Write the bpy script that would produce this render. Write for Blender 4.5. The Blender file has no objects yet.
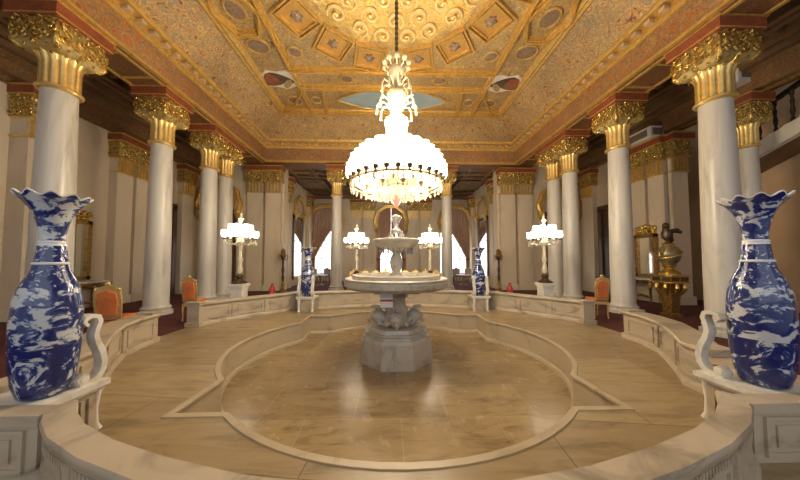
import bpy, math, random
from mathutils import Vector, Matrix, noise
random.seed(7)
R = math.radians; PI = math.pi
scene = bpy.context.scene
col = scene.collection

# ------------------------------------------------------------------ camera, world, exposure
cam_d = bpy.data.cameras.new('camera'); cam = bpy.data.objects.new('camera', cam_d); col.objects.link(cam)
cam_d.sensor_width = 36.0; cam_d.lens = 11.25
cam_d.clip_start = 0.02; cam_d.clip_end = 200
cam.location = (-0.16, 0.0, 1.6)
cam.rotation_euler = (R(90) + math.atan(10/250), 0, -math.atan(7/250))
cam_d.shift_x = 4/800; cam_d.shift_y = 10/800
scene.camera = cam
w = bpy.data.worlds.new('world'); scene.world = w; w.use_nodes = True
bg = w.node_tree.nodes['Background']
bg.inputs[0].default_value = (0.86, 0.92, 1.0, 1); bg.inputs[1].default_value = 0.45
vs = scene.view_settings
vs.view_transform = 'Standard'; vs.look = 'None'; vs.gamma = 1.0; vs.use_curve_mapping = False
vs.exposure = 0.0

def area(name, loc, rot, sx, sy, power, color):
    d = bpy.data.lights.new(name, 'AREA'); d.shape = 'RECTANGLE'; d.size = sx; d.size_y = sy
    d.energy = power; d.color = color
    o = bpy.data.objects.new(name, d); o.location = loc; o.rotation_euler = rot; col.objects.link(o); return o
def point(name, loc, power, color, r=0.25, parent=None):
    d = bpy.data.lights.new(name, 'POINT'); d.energy = power; d.color = color; d.shadow_soft_size = r
    o = bpy.data.objects.new(name, d); o.location = loc; col.objects.link(o)
    if parent: o.parent = parent
    return o
# daylight from the tall windows of the entrance side, behind the photographer
area('entrance_daylight', (0, -3.2, 4.2), (R(80), 0, 0), 12, 5, 180, (0.92, 0.95, 1.0))
WARM = (1.0, 0.86, 0.64)

# ------------------------------------------------------------------ materials
MATS = {}
def nodes(name):
    m = bpy.data.materials.new(name); m.use_nodes = True
    nt = m.node_tree; b = nt.nodes['Principled BSDF']
    MATS[name] = m
    return m, nt, b
def ramp(nt, stops, interp='LINEAR'):
    r = nt.nodes.new('ShaderNodeValToRGB'); r.color_ramp.interpolation = interp
    e = r.color_ramp.elements
    while len(e) < len(stops): e.new(0.5)
    for k, (p, c) in enumerate(stops):
        e[k].position = p; e[k].color = (c[0], c[1], c[2], 1)
    return r
def coords(nt, scale=(1, 1, 1), world=False):
    mp = nt.nodes.new('ShaderNodeMapping'); mp.inputs['Scale'].default_value = scale
    if world:
        g = nt.nodes.new('ShaderNodeNewGeometry'); nt.links.new(g.outputs['Position'], mp.inputs[0])
    else:
        t = nt.nodes.new('ShaderNodeTexCoord'); nt.links.new(t.outputs['Object'], mp.inputs[0])
    return mp
def noise_tex(nt, mp, scale, detail=4, dist=0.0, rough=0.55):
    n = nt.nodes.new('ShaderNodeTexNoise'); n.inputs['Scale'].default_value = scale
    n.inputs['Detail'].default_value = detail; n.inputs['Distortion'].default_value = dist; n.inputs['Roughness'].default_value = rough
    nt.links.new(mp.outputs[0], n.inputs['Vector']); return n
def bump(nt, b, src, strength, dist=0.02):
    bp = nt.nodes.new('ShaderNodeBump'); bp.inputs['Strength'].default_value = strength; bp.inputs['Distance'].default_value = dist
    nt.links.new(src, bp.inputs['Height']); nt.links.new(bp.outputs[0], b.inputs['Normal'])
def mixc(nt, fac, a, b_, mode='MIX'):
    m = nt.nodes.new('ShaderNodeMix'); m.data_type = 'RGBA'; m.blend_type = mode
    for key, v in ((0, fac), (6, a), (7, b_)):
        if hasattr(v, 'is_linked') or hasattr(v, 'links'): nt.links.new(v, m.inputs[key])
        elif isinstance(v, (int, float)): m.inputs[key].default_value = v
        else: m.inputs[key].default_value = (v[0], v[1], v[2], 1)
    return m.outputs[2]
def M_plain(name, c, rough=0.5, metal=0.0, var=0.12, scale=6, bmp=0.0, sc=(1, 1, 1), spec=0.5):
    m, nt, b = nodes(name)
    mp = coords(nt, sc); n = noise_tex(nt, mp, scale, 5, 0.3)
    r = ramp(nt, [(0.25, [x*(1-var) for x in c]), (0.75, [min(1, x*(1+var)) for x in c])])
    nt.links.new(n.outputs['Fac'], r.inputs[0]); nt.links.new(r.outputs[0], b.inputs['Base Color'])
    b.inputs['Roughness'].default_value = rough; b.inputs['Metallic'].default_value = metal
    b.inputs['Specular IOR Level'].default_value = spec
    if bmp: bump(nt, b, n.outputs['Fac'], bmp)
    return m
def M_marble(name, base, vein, rough=0.3, scale=1.2, sc=(1, 1, 1), vamt=0.55):
    m, nt, b = nodes(name)
    mp = coords(nt, sc)
    n = noise_tex(nt, mp, scale, 8, 1.6, 0.62)
    r = ramp(nt, [(0.30, vein), (0.46, [base[i]*(1-vamt*0.25)+vein[i]*vamt*0.25 for i in range(3)]), (0.56, base), (0.75, [min(1, x*1.08) for x in base])])
    nt.links.new(n.outputs['Fac'], r.inputs[0]); nt.links.new(r.outputs[0], b.inputs['Base Color'])
    b.inputs['Roughness'].default_value = rough
    return m
def M_emit(name, c, s):
    m, nt, b = nodes(name)
    b.inputs['Base Color'].default_value = (*c, 1); b.inputs['Emission Color'].default_value = (*c, 1)
    b.inputs['Emission Strength'].default_value = s; b.inputs['Roughness'].default_value = 0.3
    return m
def M_slab(name, c1, c2, joint, bw, bh, rough, rot=0.0, streak=(0.5, 3, 1)):
    m, nt, b = nodes(name)
    mp = coords(nt); mp.inputs['Rotation'].default_value = (0, 0, rot)
    br = nt.nodes.new('ShaderNodeTexBrick'); nt.links.new(mp.outputs[0], br.inputs['Vector'])
    br.inputs['Scale'].default_value = 1; br.inputs['Brick Width'].default_value = bw; br.inputs['Row Height'].default_value = bh
    br.inputs['Mortar Size'].default_value = 0.006; br.inputs['Color1'].default_value = (*c1, 1); br.inputs['Color2'].default_value = (*c2, 1)
    br.inputs['Mortar'].default_value = (*joint, 1); br.inputs['Bias'].default_value = -0.1
    mp2 = coords(nt, streak); mp2.inputs['Rotation'].default_value = (0, 0, rot)
    n = noise_tex(nt, mp2, 2.2, 9, 1.2, 0.66)
    rr = ramp(nt, [(0.28, (0.50, 0.46, 0.42)), (0.5, (0.95, 0.93, 0.9)), (0.85, (1.2, 1.18, 1.14))])
    nt.links.new(n.outputs['Fac'], rr.inputs[0])
    o = mixc(nt, 1.0, br.outputs['Color'], rr.outputs[0], 'MULTIPLY')
    nt.links.new(o, b.inputs['Base Color'])
    n2 = noise_tex(nt, mp, 3.5, 4)
    r2 = ramp(nt, [(0.3, (rough*1.3,)*3), (0.7, (rough*2.0,)*3)])
    nt.links.new(n2.outputs['Fac'], r2.inputs[0]); nt.links.new(r2.outputs[0], b.inputs['Roughness'])
    return m
def M_arabesque(name, ground, motif, cols, scale=4.0, rough=0.45, metal=0.15, bmp=0.5, sc=(1, 1, 1), dens=0.95):
    """painted and gilded scrollwork: rosettes in repeating cells over a leafy ground"""
    m, nt, b = nodes(name)
    mp = coords(nt, sc)
    v = nt.nodes.new('ShaderNodeTexVoronoi'); v.inputs['Scale'].default_value = scale*0.8; v.inputs['Randomness'].default_value = 0.3
    nt.links.new(mp.outputs[0], v.inputs['Vector'])
    g1 = [(x+y)/2 for x, y in zip(ground, cols[1])]
    r = ramp(nt, [(0.0, cols[0]), (0.06, motif), (0.10, cols[2]), (0.15, g1), (0.19, motif), (0.215, ground)], 'CONSTANT')
    nt.links.new(v.outputs['Distance'], r.inputs[0])
    mk = ramp(nt, [(0.0, (0, 0, 0)), (0.24, (1, 1, 1))], 'CONSTANT'); nt.links.new(v.outputs['Distance'], mk.inputs[0])
    n = noise_tex(nt, mp, scale*2.4, 2, 1.8)
    g2 = [x*0.72 for x in ground]
    r2 = ramp(nt, [(0.0, cols[0]), (0.34, cols[2]), (0.40, ground), (0.45, motif), (0.49, g2), (0.54, cols[1]), (0.58, ground), (0.62, motif), (0.67, cols[2])], 'CONSTANT')
    nt.links.new(n.outputs['Fac'], r2.inputs[0])
    o = mixc(nt, mk.outputs[0], r.outputs[0], r2.outputs[0])
    o = mixc(nt, dens, ground, o)
    big = noise_tex(nt, mp, scale*0.35, 2)
    r3 = ramp(nt, [(0.35, (0.82, 0.80, 0.80)), (0.65, (1.1, 1.08, 1.02))]); nt.links.new(big.outputs['Fac'], r3.inputs[0])
    o = mixc(nt, 1.0, o, r3.outputs[0], 'MULTIPLY')
    nt.links.new(o, b.inputs['Base Color'])
    b.inputs['Roughness'].default_value = rough; b.inputs['Metallic'].default_value = metal
    if bmp: bump(nt, b, n.outputs['Fac'], bmp, 0.03)
    return m
def M_gold(name, c=(0.78, 0.50, 0.12), rough=0.32, bmp=0.0, scale=14, metal=0.85, dark=0.45):
    m, nt, b = nodes(name)
    mp = coords(nt); n = noise_tex(nt, mp, scale, 4, 1.0)
    r = ramp(nt, [(0.3, [x*dark for x in c]), (0.6, c)])
    nt.links.new(n.outputs['Fac'], r.inputs[0]); nt.links.new(r.outputs[0], b.inputs['Base Color'])
    b.inputs['Roughness'].default_value = rough; b.inputs['Metallic'].default_value = metal
    if bmp: bump(nt, b, n.outputs['Fac'], bmp, 0.03)
    return m
def M_porcelain(name, scale, lo, hi, sc=(1, 1, 1), dist=1.2):
    m, nt, b = nodes(name)
    mp = coords(nt, sc); n = noise_tex(nt, mp, scale, 5, dist, 0.6)
    r = ramp(nt, [(0.0, (0.008, 0.012, 0.075)), (lo-0.09, (0.012, 0.02, 0.12)), (lo-0.02, (0.03, 0.05, 0.17)), (lo, (0.09, 0.13, 0.27)), (lo+0.02, (0.42, 0.45, 0.48)), (hi, (0.52, 0.53, 0.53))])
    nt.links.new(n.outputs['Fac'], r.inputs[0]); nt.links.new(r.outputs[0], b.inputs['Base Color'])
    b.inputs['Roughness'].default_value = 0.12; b.inputs['Coat Weight'].default_value = 0.4; b.inputs['Coat Roughness'].default_value = 0.05
    return m
def M_cloth(name, c1, c2, scale):
    m, nt, b = nodes(name)
    mp = coords(nt)
    wv = nt.nodes.new('ShaderNodeTexWave'); wv.bands_direction = 'X'; wv.inputs['Scale'].default_value = scale; wv.inputs['Distortion'].default_value = 0.6
    nt.links.new(mp.outputs[0], wv.inputs['Vector'])
    r = ramp(nt, [(0.3, c1), (0.7, c2)]); nt.links.new(wv.outputs['Fac'], r.inputs[0]); nt.links.new(r.outputs[0], b.inputs['Base Color'])
    b.inputs['Roughness'].default_value = 0.8
    return m
def M_glass(name, c=(0.9, 0.9, 0.88), alpha=0.75, rough=0.08):
    m, nt, b = nodes(name)
    b.inputs['Base Color'].default_value = (*c, 1); b.inputs['Roughness'].default_value = rough
    b.inputs['Alpha'].default_value = alpha; b.inputs['Coat Weight'].default_value = 0.6
    return m

m_column = M_marble('column_marble', (0.57, 0.53, 0.46), (0.38, 0.34, 0.28), 0.32, 0.9, (2.2, 2.2, 0.35))
m_wall = M_marble('wall_marble', (0.66, 0.545, 0.39), (0.54, 0.435, 0.30), 0.5, 0.7, (1, 1, 0.4), 0.3)  # cream base made warmer to carry the warm light on the walls
m_wallr = M_plain('glow_tinted_plaster', (0.62, 0.41, 0.22), 0.6, 0, 0.12, 1.2)  # orange deepened to hold the warm glow on the stair wall
m_parapet = M_marble('parapet_marble', (0.48, 0.395, 0.285), (0.24, 0.19, 0.13), 0.38, 1.3, (1, 1, 2.0))
m_white = M_marble('white_marble', (0.70, 0.66, 0.58), (0.50, 0.44, 0.36), 0.3, 2.0)
m_fount = M_marble('fountain_marble', (0.50, 0.45, 0.37), (0.27, 0.23, 0.18), 0.35, 2.2)
m_pool = M_slab('pool_floor_marble', (0.38, 0.29, 0.165), (0.27, 0.20, 0.108), (0.17, 0.125, 0.065), 2.1, 0.9, 0.22, 0.12)  # golden tan base colour includes the ceiling's warm reflection
m_basin = M_slab('basin_floor_marble', (0.42, 0.315, 0.17), (0.29, 0.21, 0.11), (0.48, 0.39, 0.26), 1.25, 0.85, 0.15, 0.0, (0.7, 2.2, 1))  # the ceiling's warm reflection is mixed into this tan too
m_kerb = M_marble('kerb_marble', (0.48, 0.39, 0.26), (0.32, 0.25, 0.15), 0.42, 1.1, (1, 1, 1.5))
m_carpet = M_arabesque('red_carpet', (0.085, 0.012, 0.011), (0.12, 0.03, 0.018), [(0.03, 0.012, 0.016), (0.11, 0.018, 0.018), (0.055, 0.008, 0.01)], 2.2, 0.9, 0, 0)
m_gold = M_gold('gilding', (0.86, 0.61, 0.22), 0.36, 0, 6, 0.75, 0.75)
m_goldc = M_gold('carved_gilding', (0.86, 0.58, 0.16), 0.26, 0.55, 22, 0.9, 0.30)
m_goldrib = M_gold('gilded_moulding', (0.74, 0.47, 0.13), 0.40, 0.15, 8, 0.5, 0.7)
m_gleaf = M_gold('gold_leaf_relief', (0.95, 0.74, 0.33), 0.4, 0, 6, 0.35, 0.8)
m_goldgr = M_gold('capital_ground', (0.52, 0.38, 0.14), 0.5, 0.2, 10, 0.4, 0.6)
m_red = M_plain('red_abacus_paint', (0.25, 0.065, 0.025), 0.5, 0, 0.35, 9)
m_ceil = M_arabesque('ceiling_arabesque', (0.46, 0.31, 0.13), (0.70, 0.48, 0.17), [(0.18, 0.07, 0.04), (0.27, 0.25, 0.20), (0.40, 0.23, 0.08)], 2.3, 0.5, 0.1, 0.6)
m_cove = M_arabesque('cove_arabesque', (0.45, 0.29, 0.115), (0.64, 0.42, 0.15), [(0.18, 0.06, 0.04), (0.25, 0.25, 0.22), (0.42, 0.19, 0.07)], 2.0, 0.5, 0.08, 0.5)
m_frieze = M_arabesque('frieze_paint', (0.36, 0.18, 0.065), (0.46, 0.27, 0.10), [(0.30, 0.09, 0.03), (0.20, 0.18, 0.15), (0.44, 0.13, 0.03)], 1.5, 0.5, 0.05, 0.4)
m_soffit = M_arabesque('soffit_paint', (0.20, 0.08, 0.03), (0.32, 0.17, 0.06), [(0.18, 0.04, 0.02), (0.11, 0.10, 0.08), (0.24, 0.07, 0.02)], 3.4, 0.5, 0.1, 0.3)
m_rosette = M_arabesque('gilded_rosette', (0.72, 0.47, 0.13), (0.90, 0.64, 0.20), [(0.60, 0.40, 0.12), (0.95, 0.72, 0.30), (0.66, 0.44, 0.14)], 2.0, 0.42, 0.15, 1.0)
m_panel = M_plain('orange_gold_panel', (0.60, 0.34, 0.09), 0.42, 0.35, 0.15, 8, 0.2)
m_sky = M_plain('painted_sky', (0.33, 0.43, 0.47), 0.5, 0, 0.25, 1.5)
m_pgreen = M_plain('painted_green', (0.10, 0.12, 0.06), 0.5, 0, 0.5, 5)
m_pdark = M_plain('painted_umber', (0.09, 0.055, 0.03), 0.5, 0, 0.5, 6)
m_pred = M_plain('painted_red', (0.30, 0.09, 0.04), 0.5, 0, 0.4, 6)
m_pochre = M_plain('painted_ochre', (0.40, 0.27, 0.11), 0.5, 0, 0.4, 6)
m_cream = M_plain('cream_paint', (0.74, 0.68, 0.56), 0.5, 0, 0.1, 5)
m_dent = M_plain('dentil_paint', (0.58, 0.42, 0.24), 0.5, 0.1, 0.2, 5)
m_medal = M_arabesque('painted_medallion', (0.17, 0.115, 0.08), (0.50, 0.36, 0.20), [(0.12, 0.07, 0.05), (0.30, 0.26, 0.22), (0.3, 0.12, 0.08)], 7, 0.5, 0, 0)
m_wood = M_plain('dark_carved_wood', (0.115, 0.062, 0.026), 0.42, 0, 0.35, 5, 0.3, (1, 0.2, 1))
m_wood2 = M_plain('aisle_boards', (0.19, 0.105, 0.045), 0.45, 0, 0.3, 4, 0.2, (1, 0.2, 1))
m_door = M_plain('door_wood', (0.10, 0.055, 0.025), 0.35, 0, 0.3, 6, 0, (3, 3, 0.4))
m_cornice = M_arabesque('cornice_paint', (0.20, 0.10, 0.04), (0.36, 0.20, 0.06), [(0.3, 0.06, 0.02), (0.14, 0.12, 0.08), (0.2, 0.06, 0.02)], 3.0, 0.5, 0.1, 0.3)
m_curtain = M_cloth('striped_curtain', (0.52, 0.30, 0.20), (0.66, 0.48, 0.35), 2.6)
m_upholstery = M_arabesque('orange_upholstery', (0.62, 0.14, 0.03), (0.70, 0.26, 0.07), [(0.5, 0.05, 0.02), (0.64, 0.2, 0.05), (0.6, 0.1, 0.02)], 9, 0.7, 0, 0)
m_redcloth = M_plain('red_velvet', (0.34, 0.03, 0.025), 0.8, 0, 0.2, 8)
m_window = M_emit('daylit_pane', (0.93, 0.97, 1.0), 2.6)
m_shade = M_emit('lit_glass_shade', (1.0, 0.90, 0.72), 5.5)
m_crystal = M_glass('cut_crystal', (0.50, 0.45, 0.34), 0.75)
m_crystalw = M_glass('frosted_crystal', (0.62, 0.53, 0.36), 0.9, 0.2)
m_crystalg = M_glass('gilt_crystal', (0.60, 0.50, 0.31), 0.72, 0.12)
m_silver = M_plain('silvered_crystal', (0.42, 0.42, 0.42), 0.2, 0.7, 0.3, 20)
m_cup = M_plain('bronze_cup', (0.14, 0.10, 0.06), 0.35, 0.6)
m_bronze = M_plain('dark_bronze', (0.09, 0.06, 0.035), 0.35, 0.6, 0.4, 14)
m_oldgold = M_gold('old_gilding', (0.48, 0.29, 0.08), 0.35, 0.4, 18, 0.8, 0.25)
m_globe = M_arabesque('globe_enamel', (0.20, 0.17, 0.11), (0.46, 0.30, 0.10), [(0.05, 0.05, 0.06), (0.30, 0.28, 0.22), (0.1, 0.07, 0.04)], 6, 0.25, 0.3, 0)
m_mirror = M_plain('mirror_glass', (0.70, 0.70, 0.66), 0.04, 1.0, 0.02)
m_porc = M_porcelain('porcelain_clouds', 8.0, 0.525, 0.58, (1.0, 1.0, 1.5), 0.5)
m_porcd = M_porcelain('porcelain_dense', 30.0, 0.585, 0.66, (1, 1, 1), 0.6)
m_porcw = M_plain('porcelain_white', (0.70, 0.70, 0.68), 0.12, 0, 0.05)
m_porcl = M_porcelain('porcelain_waves', 4.5, 0.56, 0.60, (1.0, 1.0, 1.0), 2.6)
m_boxw = M_plain('white_enamel', (0.72, 0.68, 0.60), 0.4, 0, 0.04)
m_grille = M_plain('vent_grille', (0.22, 0.16, 0.10), 0.5, 0.2, 0.2, 30)
m_paper = M_plain('notice_white', (0.78, 0.78, 0.80), 0.5, 0, 0.02)
m_paperb = M_plain('notice_blue', (0.50, 0.60, 0.72), 0.5, 0, 0.02)
m_paperr = M_plain('notice_red', (0.55, 0.06, 0.05), 0.5, 0, 0.02)
m_chairwood = M_plain('brown_chair_wood', (0.22, 0.12, 0.06), 0.4, 0, 0.25, 9)

# ------------------------------------------------------------------ mesh helpers
class MB:
    def __init__(self): self.v = []; self.f = []; self.mi = []; self.cur = 0
    def add(self, vs, fs):
        o = len(self.v); self.v += [tuple(p) for p in vs]; self.f += [tuple(i+o for i in f) for f in fs]; self.mi += [self.cur]*len(fs)
    def box(self, c, s, rz=0.0, taper=1.0):
        cx, cy, cz = c; sx, sy, sz = s[0]/2, s[1]/2, s[2]/2; ca, sa = math.cos(rz), math.sin(rz); vs = []
        for z, t in ((-sz, 1.0), (sz, taper)):
            for x, y in ((-sx, -sy), (sx, -sy), (sx, sy), (-sx, sy)):
                x *= t; y *= t
                vs.append((cx+x*ca-y*sa, cy+x*sa+y*ca, cz+z))
        self.add(vs, [(3, 2, 1, 0), (4, 5, 6, 7), (0, 1, 5, 4), (1, 2, 6, 5), (2, 3, 7, 6), (3, 0, 4, 7)]); return self
    def lathe(self, prof, n=24, c=(0, 0, 0), mod=None, caps=True, mats=None):
        vs, fs, k = [], [], len(prof)
        for i, (r, z) in enumerate(prof):
            for j in range(n):
                a = 2*PI*j/n; rr, zz = (r, z) if mod is None else mod(i, a, r, z)
                vs.append((c[0]+rr*math.cos(a), c[1]+rr*math.sin(a), c[2]+zz))
        for i in range(k-1):
            for j in range(n):
                fs.append((i*n+j, i*n+(j+1) % n, (i+1)*n+(j+1) % n, (i+1)*n+j))
        if caps:
            fs.append(tuple(range(n-1, -1, -1))); fs.append(tuple((k-1)*n+j for j in range(n)))
        self.add(vs, fs)
        if mats:
            st = len(self.mi)-len(fs)
            for i in range(k-1):
                for j in range(n): self.mi[st+i*n+j] = mats[i]
            if caps: self.mi[-2] = mats[0]; self.mi[-1] = mats[-1]
        return self
    def tube(self, pts, rad, n=8, closed=False):
        pts = [Vector(p) for p in pts]; m = len(pts)
        if not hasattr(rad, '__len__'): rad = [rad]*m
        vs, fs = [], []; ref = None
        for i, p in enumerate(pts):
            a = pts[(i-1) % m] if (closed or i > 0) else p; b = pts[(i+1) % m] if (closed or i < m-1) else p
            t = (b-a).normalized()
            if ref is None:
                ref = t.orthogonal().normalized()
            ref = (ref - t*ref.dot(t)); ref = ref.normalized() if ref.length > 1e-6 else t.orthogonal().normalized()
            u = t.cross(ref)
            for j in range(n):
                an = 2*PI*j/n; vs.append(p + (ref*math.cos(an) + u*math.sin(an))*rad[i])
        for i in range(m if closed else m-1):
            for j in range(n):
                i2 = (i+1) % m
                fs.append((i*n+j, i*n+(j+1) % n, i2*n+(j+1) % n, i2*n+j))
        if not closed:
            fs.append(tuple(range(n-1, -1, -1))); fs.append(tuple((m-1)*n+j for j in range(n)))
        self.add(vs, fs); return self
    def prism(self, pts, z0, z1):
        n = len(pts)
        vs = [(x, y, z0) for x, y in pts] + [(x, y, z1) for x, y in pts]
        self.add(vs, [tuple(range(n-1, -1, -1)), tuple(range(n, 2*n))] + [(i, (i+1) % n, n+(i+1) % n, n+i) for i in range(n)]); return self
    def plate(self, pts, f, th):
        """pts: 2D outline; f maps (u, v, w) to 3D; th thickness along w"""
        n = len(pts); vs = [f(u, v, 0) for u, v in pts] + [f(u, v, th) for u, v in pts]
        self.add(vs, [tuple(range(n-1, -1, -1)), tuple(range(n, 2*n))] + [(i, (i+1) % n, n+(i+1) % n, n+i) for i in range(n)]); return self
    def sweep(self, path, prof, side=1):
        """open 2D path (x,y), closed profile list of (offset to the left, z); mitred"""
        m, k = len(path), len(prof); vs, fs = [], []
        P = [Vector((p[0], p[1])) for p in path]
        for i in range(m):
            a = (P[i]-P[i-1]).normalized() if i > 0 else (P[1]-P[0]).normalized()
            b = (P[i+1]-P[i]).normalized() if i < m-1 else a
            na, nb = Vector((-a.y, a.x)), Vector((-b.y, b.x)); nn = (na+nb).normalized(); sc = 1/max(0.35, nn.dot(na))
            for o, z in prof: q = P[i]+nn*o*side*sc; vs.append((q.x, q.y, z))
        for i in range(m-1):
            for j in range(k):
                fs.append((i*k+j, i*k+(j+1) % k, (i+1)*k+(j+1) % k, (i+1)*k+j))
        fs.append(tuple(range(k-1, -1, -1))); fs.append(tuple((m-1)*k+j for j in range(k)))
        self.add(vs, fs); return self
    def ell(self, c, r, n=16, m=10):
        prof = [(math.sin(PI*i/m), -math.cos(PI*i/m)) for i in range(m+1)]
        vs = []; fs = []
        for pr, pz in prof:
            for j in range(n):
                a = 2*PI*j/n; vs.append((c[0]+r[0]*pr*math.cos(a), c[1]+r[1]*pr*math.sin(a), c[2]+r[2]*pz))
        for i in range(m):
            for j in range(n): fs.append((i*n+j, i*n+(j+1) % n, (i+1)*n+(j+1) % n, (i+1)*n+j))
        self.add(vs, fs); return self
    def build(self, name, mats, parent=None, ang=35, loc=None):
        me = bpy.data.meshes.new(name); me.from_pydata(self.v, [], self.f); me.update()
        for mt in (mats if isinstance(mats, (list, tuple)) else [mats]): me.materials.append(mt)
        if any(self.mi): me.polygons.foreach_set('material_index', self.mi)
        import bmesh
        bm = bmesh.new(); bm.from_mesh(me); bmesh.ops.remove_doubles(bm, verts=bm.verts, dist=1e-5)
        bmesh.ops.recalc_face_normals(bm, faces=bm.faces); bm.to_mesh(me); bm.free()
        me.polygons.foreach_set('use_smooth', [True]*len(me.polygons)); me.set_sharp_from_angle(angle=R(ang))
        o = bpy.data.objects.new(name, me); col.objects.link(o)
        if parent: o.parent = parent
        if loc: o.location = loc
        return o
def tag(o, label=None, cat=None, group=None, kind=None):
    for k, v in (('label', label), ('category', cat), ('group', group), ('kind', kind)):
        if v: o[k] = v
    return o
def thing(name, label, cat, loc=(0, 0, 0), rz=0.0, group=None, scale=None):
    o = bpy.data.objects.new(name, None); col.objects.link(o); o.location = loc; o.rotation_euler = (0, 0, rz)
    o.empty_display_size = 0.1
    if scale: o.scale = scale
    return tag(o, label, cat, group)
def kids(o): return [c for c in o.children]
def copy_tree(o, parent=None):
    c = o.copy(); col.objects.link(c)
    if parent: c.parent = parent
    for ch in kids(o): copy_tree(ch, c)
    return c
def dup(o, label, loc, rz=0.0, group=None, scale=None):
    c = copy_tree(o); c['label'] = label; c.location = loc; c.rotation_euler = (0, 0, rz)
    if group: c['group'] = group
    if scale: c.scale = scale
    return c
def struct(name, mb, mat, parent=None, ang=35):
    o = mb.build(name, mat, parent, ang); o['kind'] = 'structure'; return o
def arc(cx, cy, r, a0, a1, n):
    return [(cx+r*math.cos(R(a0+(a1-a0)*i/n)), cy+r*math.sin(R(a0+(a1-a0)*i/n))) for i in range(n+1)]
def lobe(p, q, sag, n=18):
    """arc from p to q bulging to the right of p->q by sag"""
    p, q = Vector(p), Vector(q); ch = (q-p).length/2; r = (ch*ch+sag*sag)/(2*sag); d = (q-p).normalized()
    nrm = Vector((d.y, -d.x)); c = (p+q)/2 - nrm*(r-sag); a = math.asin(min(1, ch/r)); out = []
    for i in range(n+1):
        t = -a+2*a*i/n; out.append(tuple(c + nrm*r*math.cos(t) + d*r*math.sin(t)))
    return out

# ------------------------------------------------------------------ floors
HALL = MB()
outer = []   # hall floor as a frame round the sunken basin
CX, CY = 0.0, 5.0
def quatre():
    pts = []
    hx, hy = 2.42, 2.3
    L = lobe((-1.83, CY-hy), (1.83, CY-hy), 0.70); pts += L            # front lobe, bulging to -Y
    pts += [(hx, CY-hy)]
    pts += lobe((hx-0.03, CY-1.53), (hx-0.03, CY+1.53), 0.63)
    pts += [(hx, CY+hy)]
    pts += lobe((1.83, CY+hy), (-1.83, CY+hy), 0.66)
    pts += [(-hx, CY+hy)]
    pts += lobe((-hx+0.03, CY+1.53), (-hx+0.03, CY-1.53), 0.63)
    pts += [(-hx, CY-hy)]
    return pts
Q = quatre()
def ring_fill(inner, rect, z, mb):
    """floor between a closed inner outline and a surrounding rectangle, radial strips"""
    n = len(inner); x0, x1, y0, y1 = rect
    def out(p):
        d = Vector((p[0]-CX, p[1]-CY)); s = min((x1-CX)/d.x if d.x > 1e-9 else 1e9, (x0-CX)/d.x if d.x < -1e-9 else 1e9,
                                             (y1-CY)/d.y if d.y > 1e-9 else 1e9, (y0-CY)/d.y if d.y < -1e-9 else 1e9)
        return (CX+d.x*s, CY+d.y*s)
    o = [out(p) for p in inner]
    vs = [(p[0], p[1], z) for p in inner]+[(p[0], p[1], z) for p in o]
    mb.add(vs, [(i, (i+1) % n, n+(i+1) % n, n+i) for i in range(n)])
# pool floor reaches under the parapet; hall floor beyond it
poolrect = (-4.95, 4.95, 0.9, 9.0)
pf = MB(); ring_fill(Q, poolrect, 0.0, pf); struct('pool_floor', pf, m_pool)
hf = MB()
x0, x1, y0, y1 = poolrect
for a in ((-13.5, 13.5, -3, y0), (-13.5, 13.5, y1, 20), (-13.5, x0, y0, y1), (x1, 13.5, y0, y1)):
    hf.add([(a[0], a[2], 0), (a[1], a[2], 0), (a[1], a[3], 0), (a[0], a[3], 0)], [(0, 1, 2, 3)])
struct('floor', hf, m_carpet)
bf = MB(); bf.add([(p[0], p[1], -0.5) for p in Q], [tuple(range(len(Q)))]); struct('basin_floor', bf, m_basin)
rs = MB(); n = len(Q)
rs.add([(p[0], p[1], -0.5) for p in Q]+[(p[0], p[1], 0) for p in Q], [(i, (i+1) % n, n+(i+1) % n, n+i) for i in range(n)])
struct('basin_wall', rs, m_kerb)
kb = MB(); kb.sweep(Q+[Q[0]], [(-0.045, 0.0), (-0.04, 0.012), (0.02, 0.016), (0.028, 0.0), (0.02, -0.035), (0.0, -0.045), (0.0, 0.0)])
struct('basin_kerb', kb, m_kerb)
st_ = MB(); st_.sweep(Q+[Q[0]], [(0.0, -0.5), (0.05, -0.5), (0.05, -0.46), (0.03, -0.43), (0.0, -0.42)])
struct('basin_skirting', st_, m_kerb)

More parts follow.
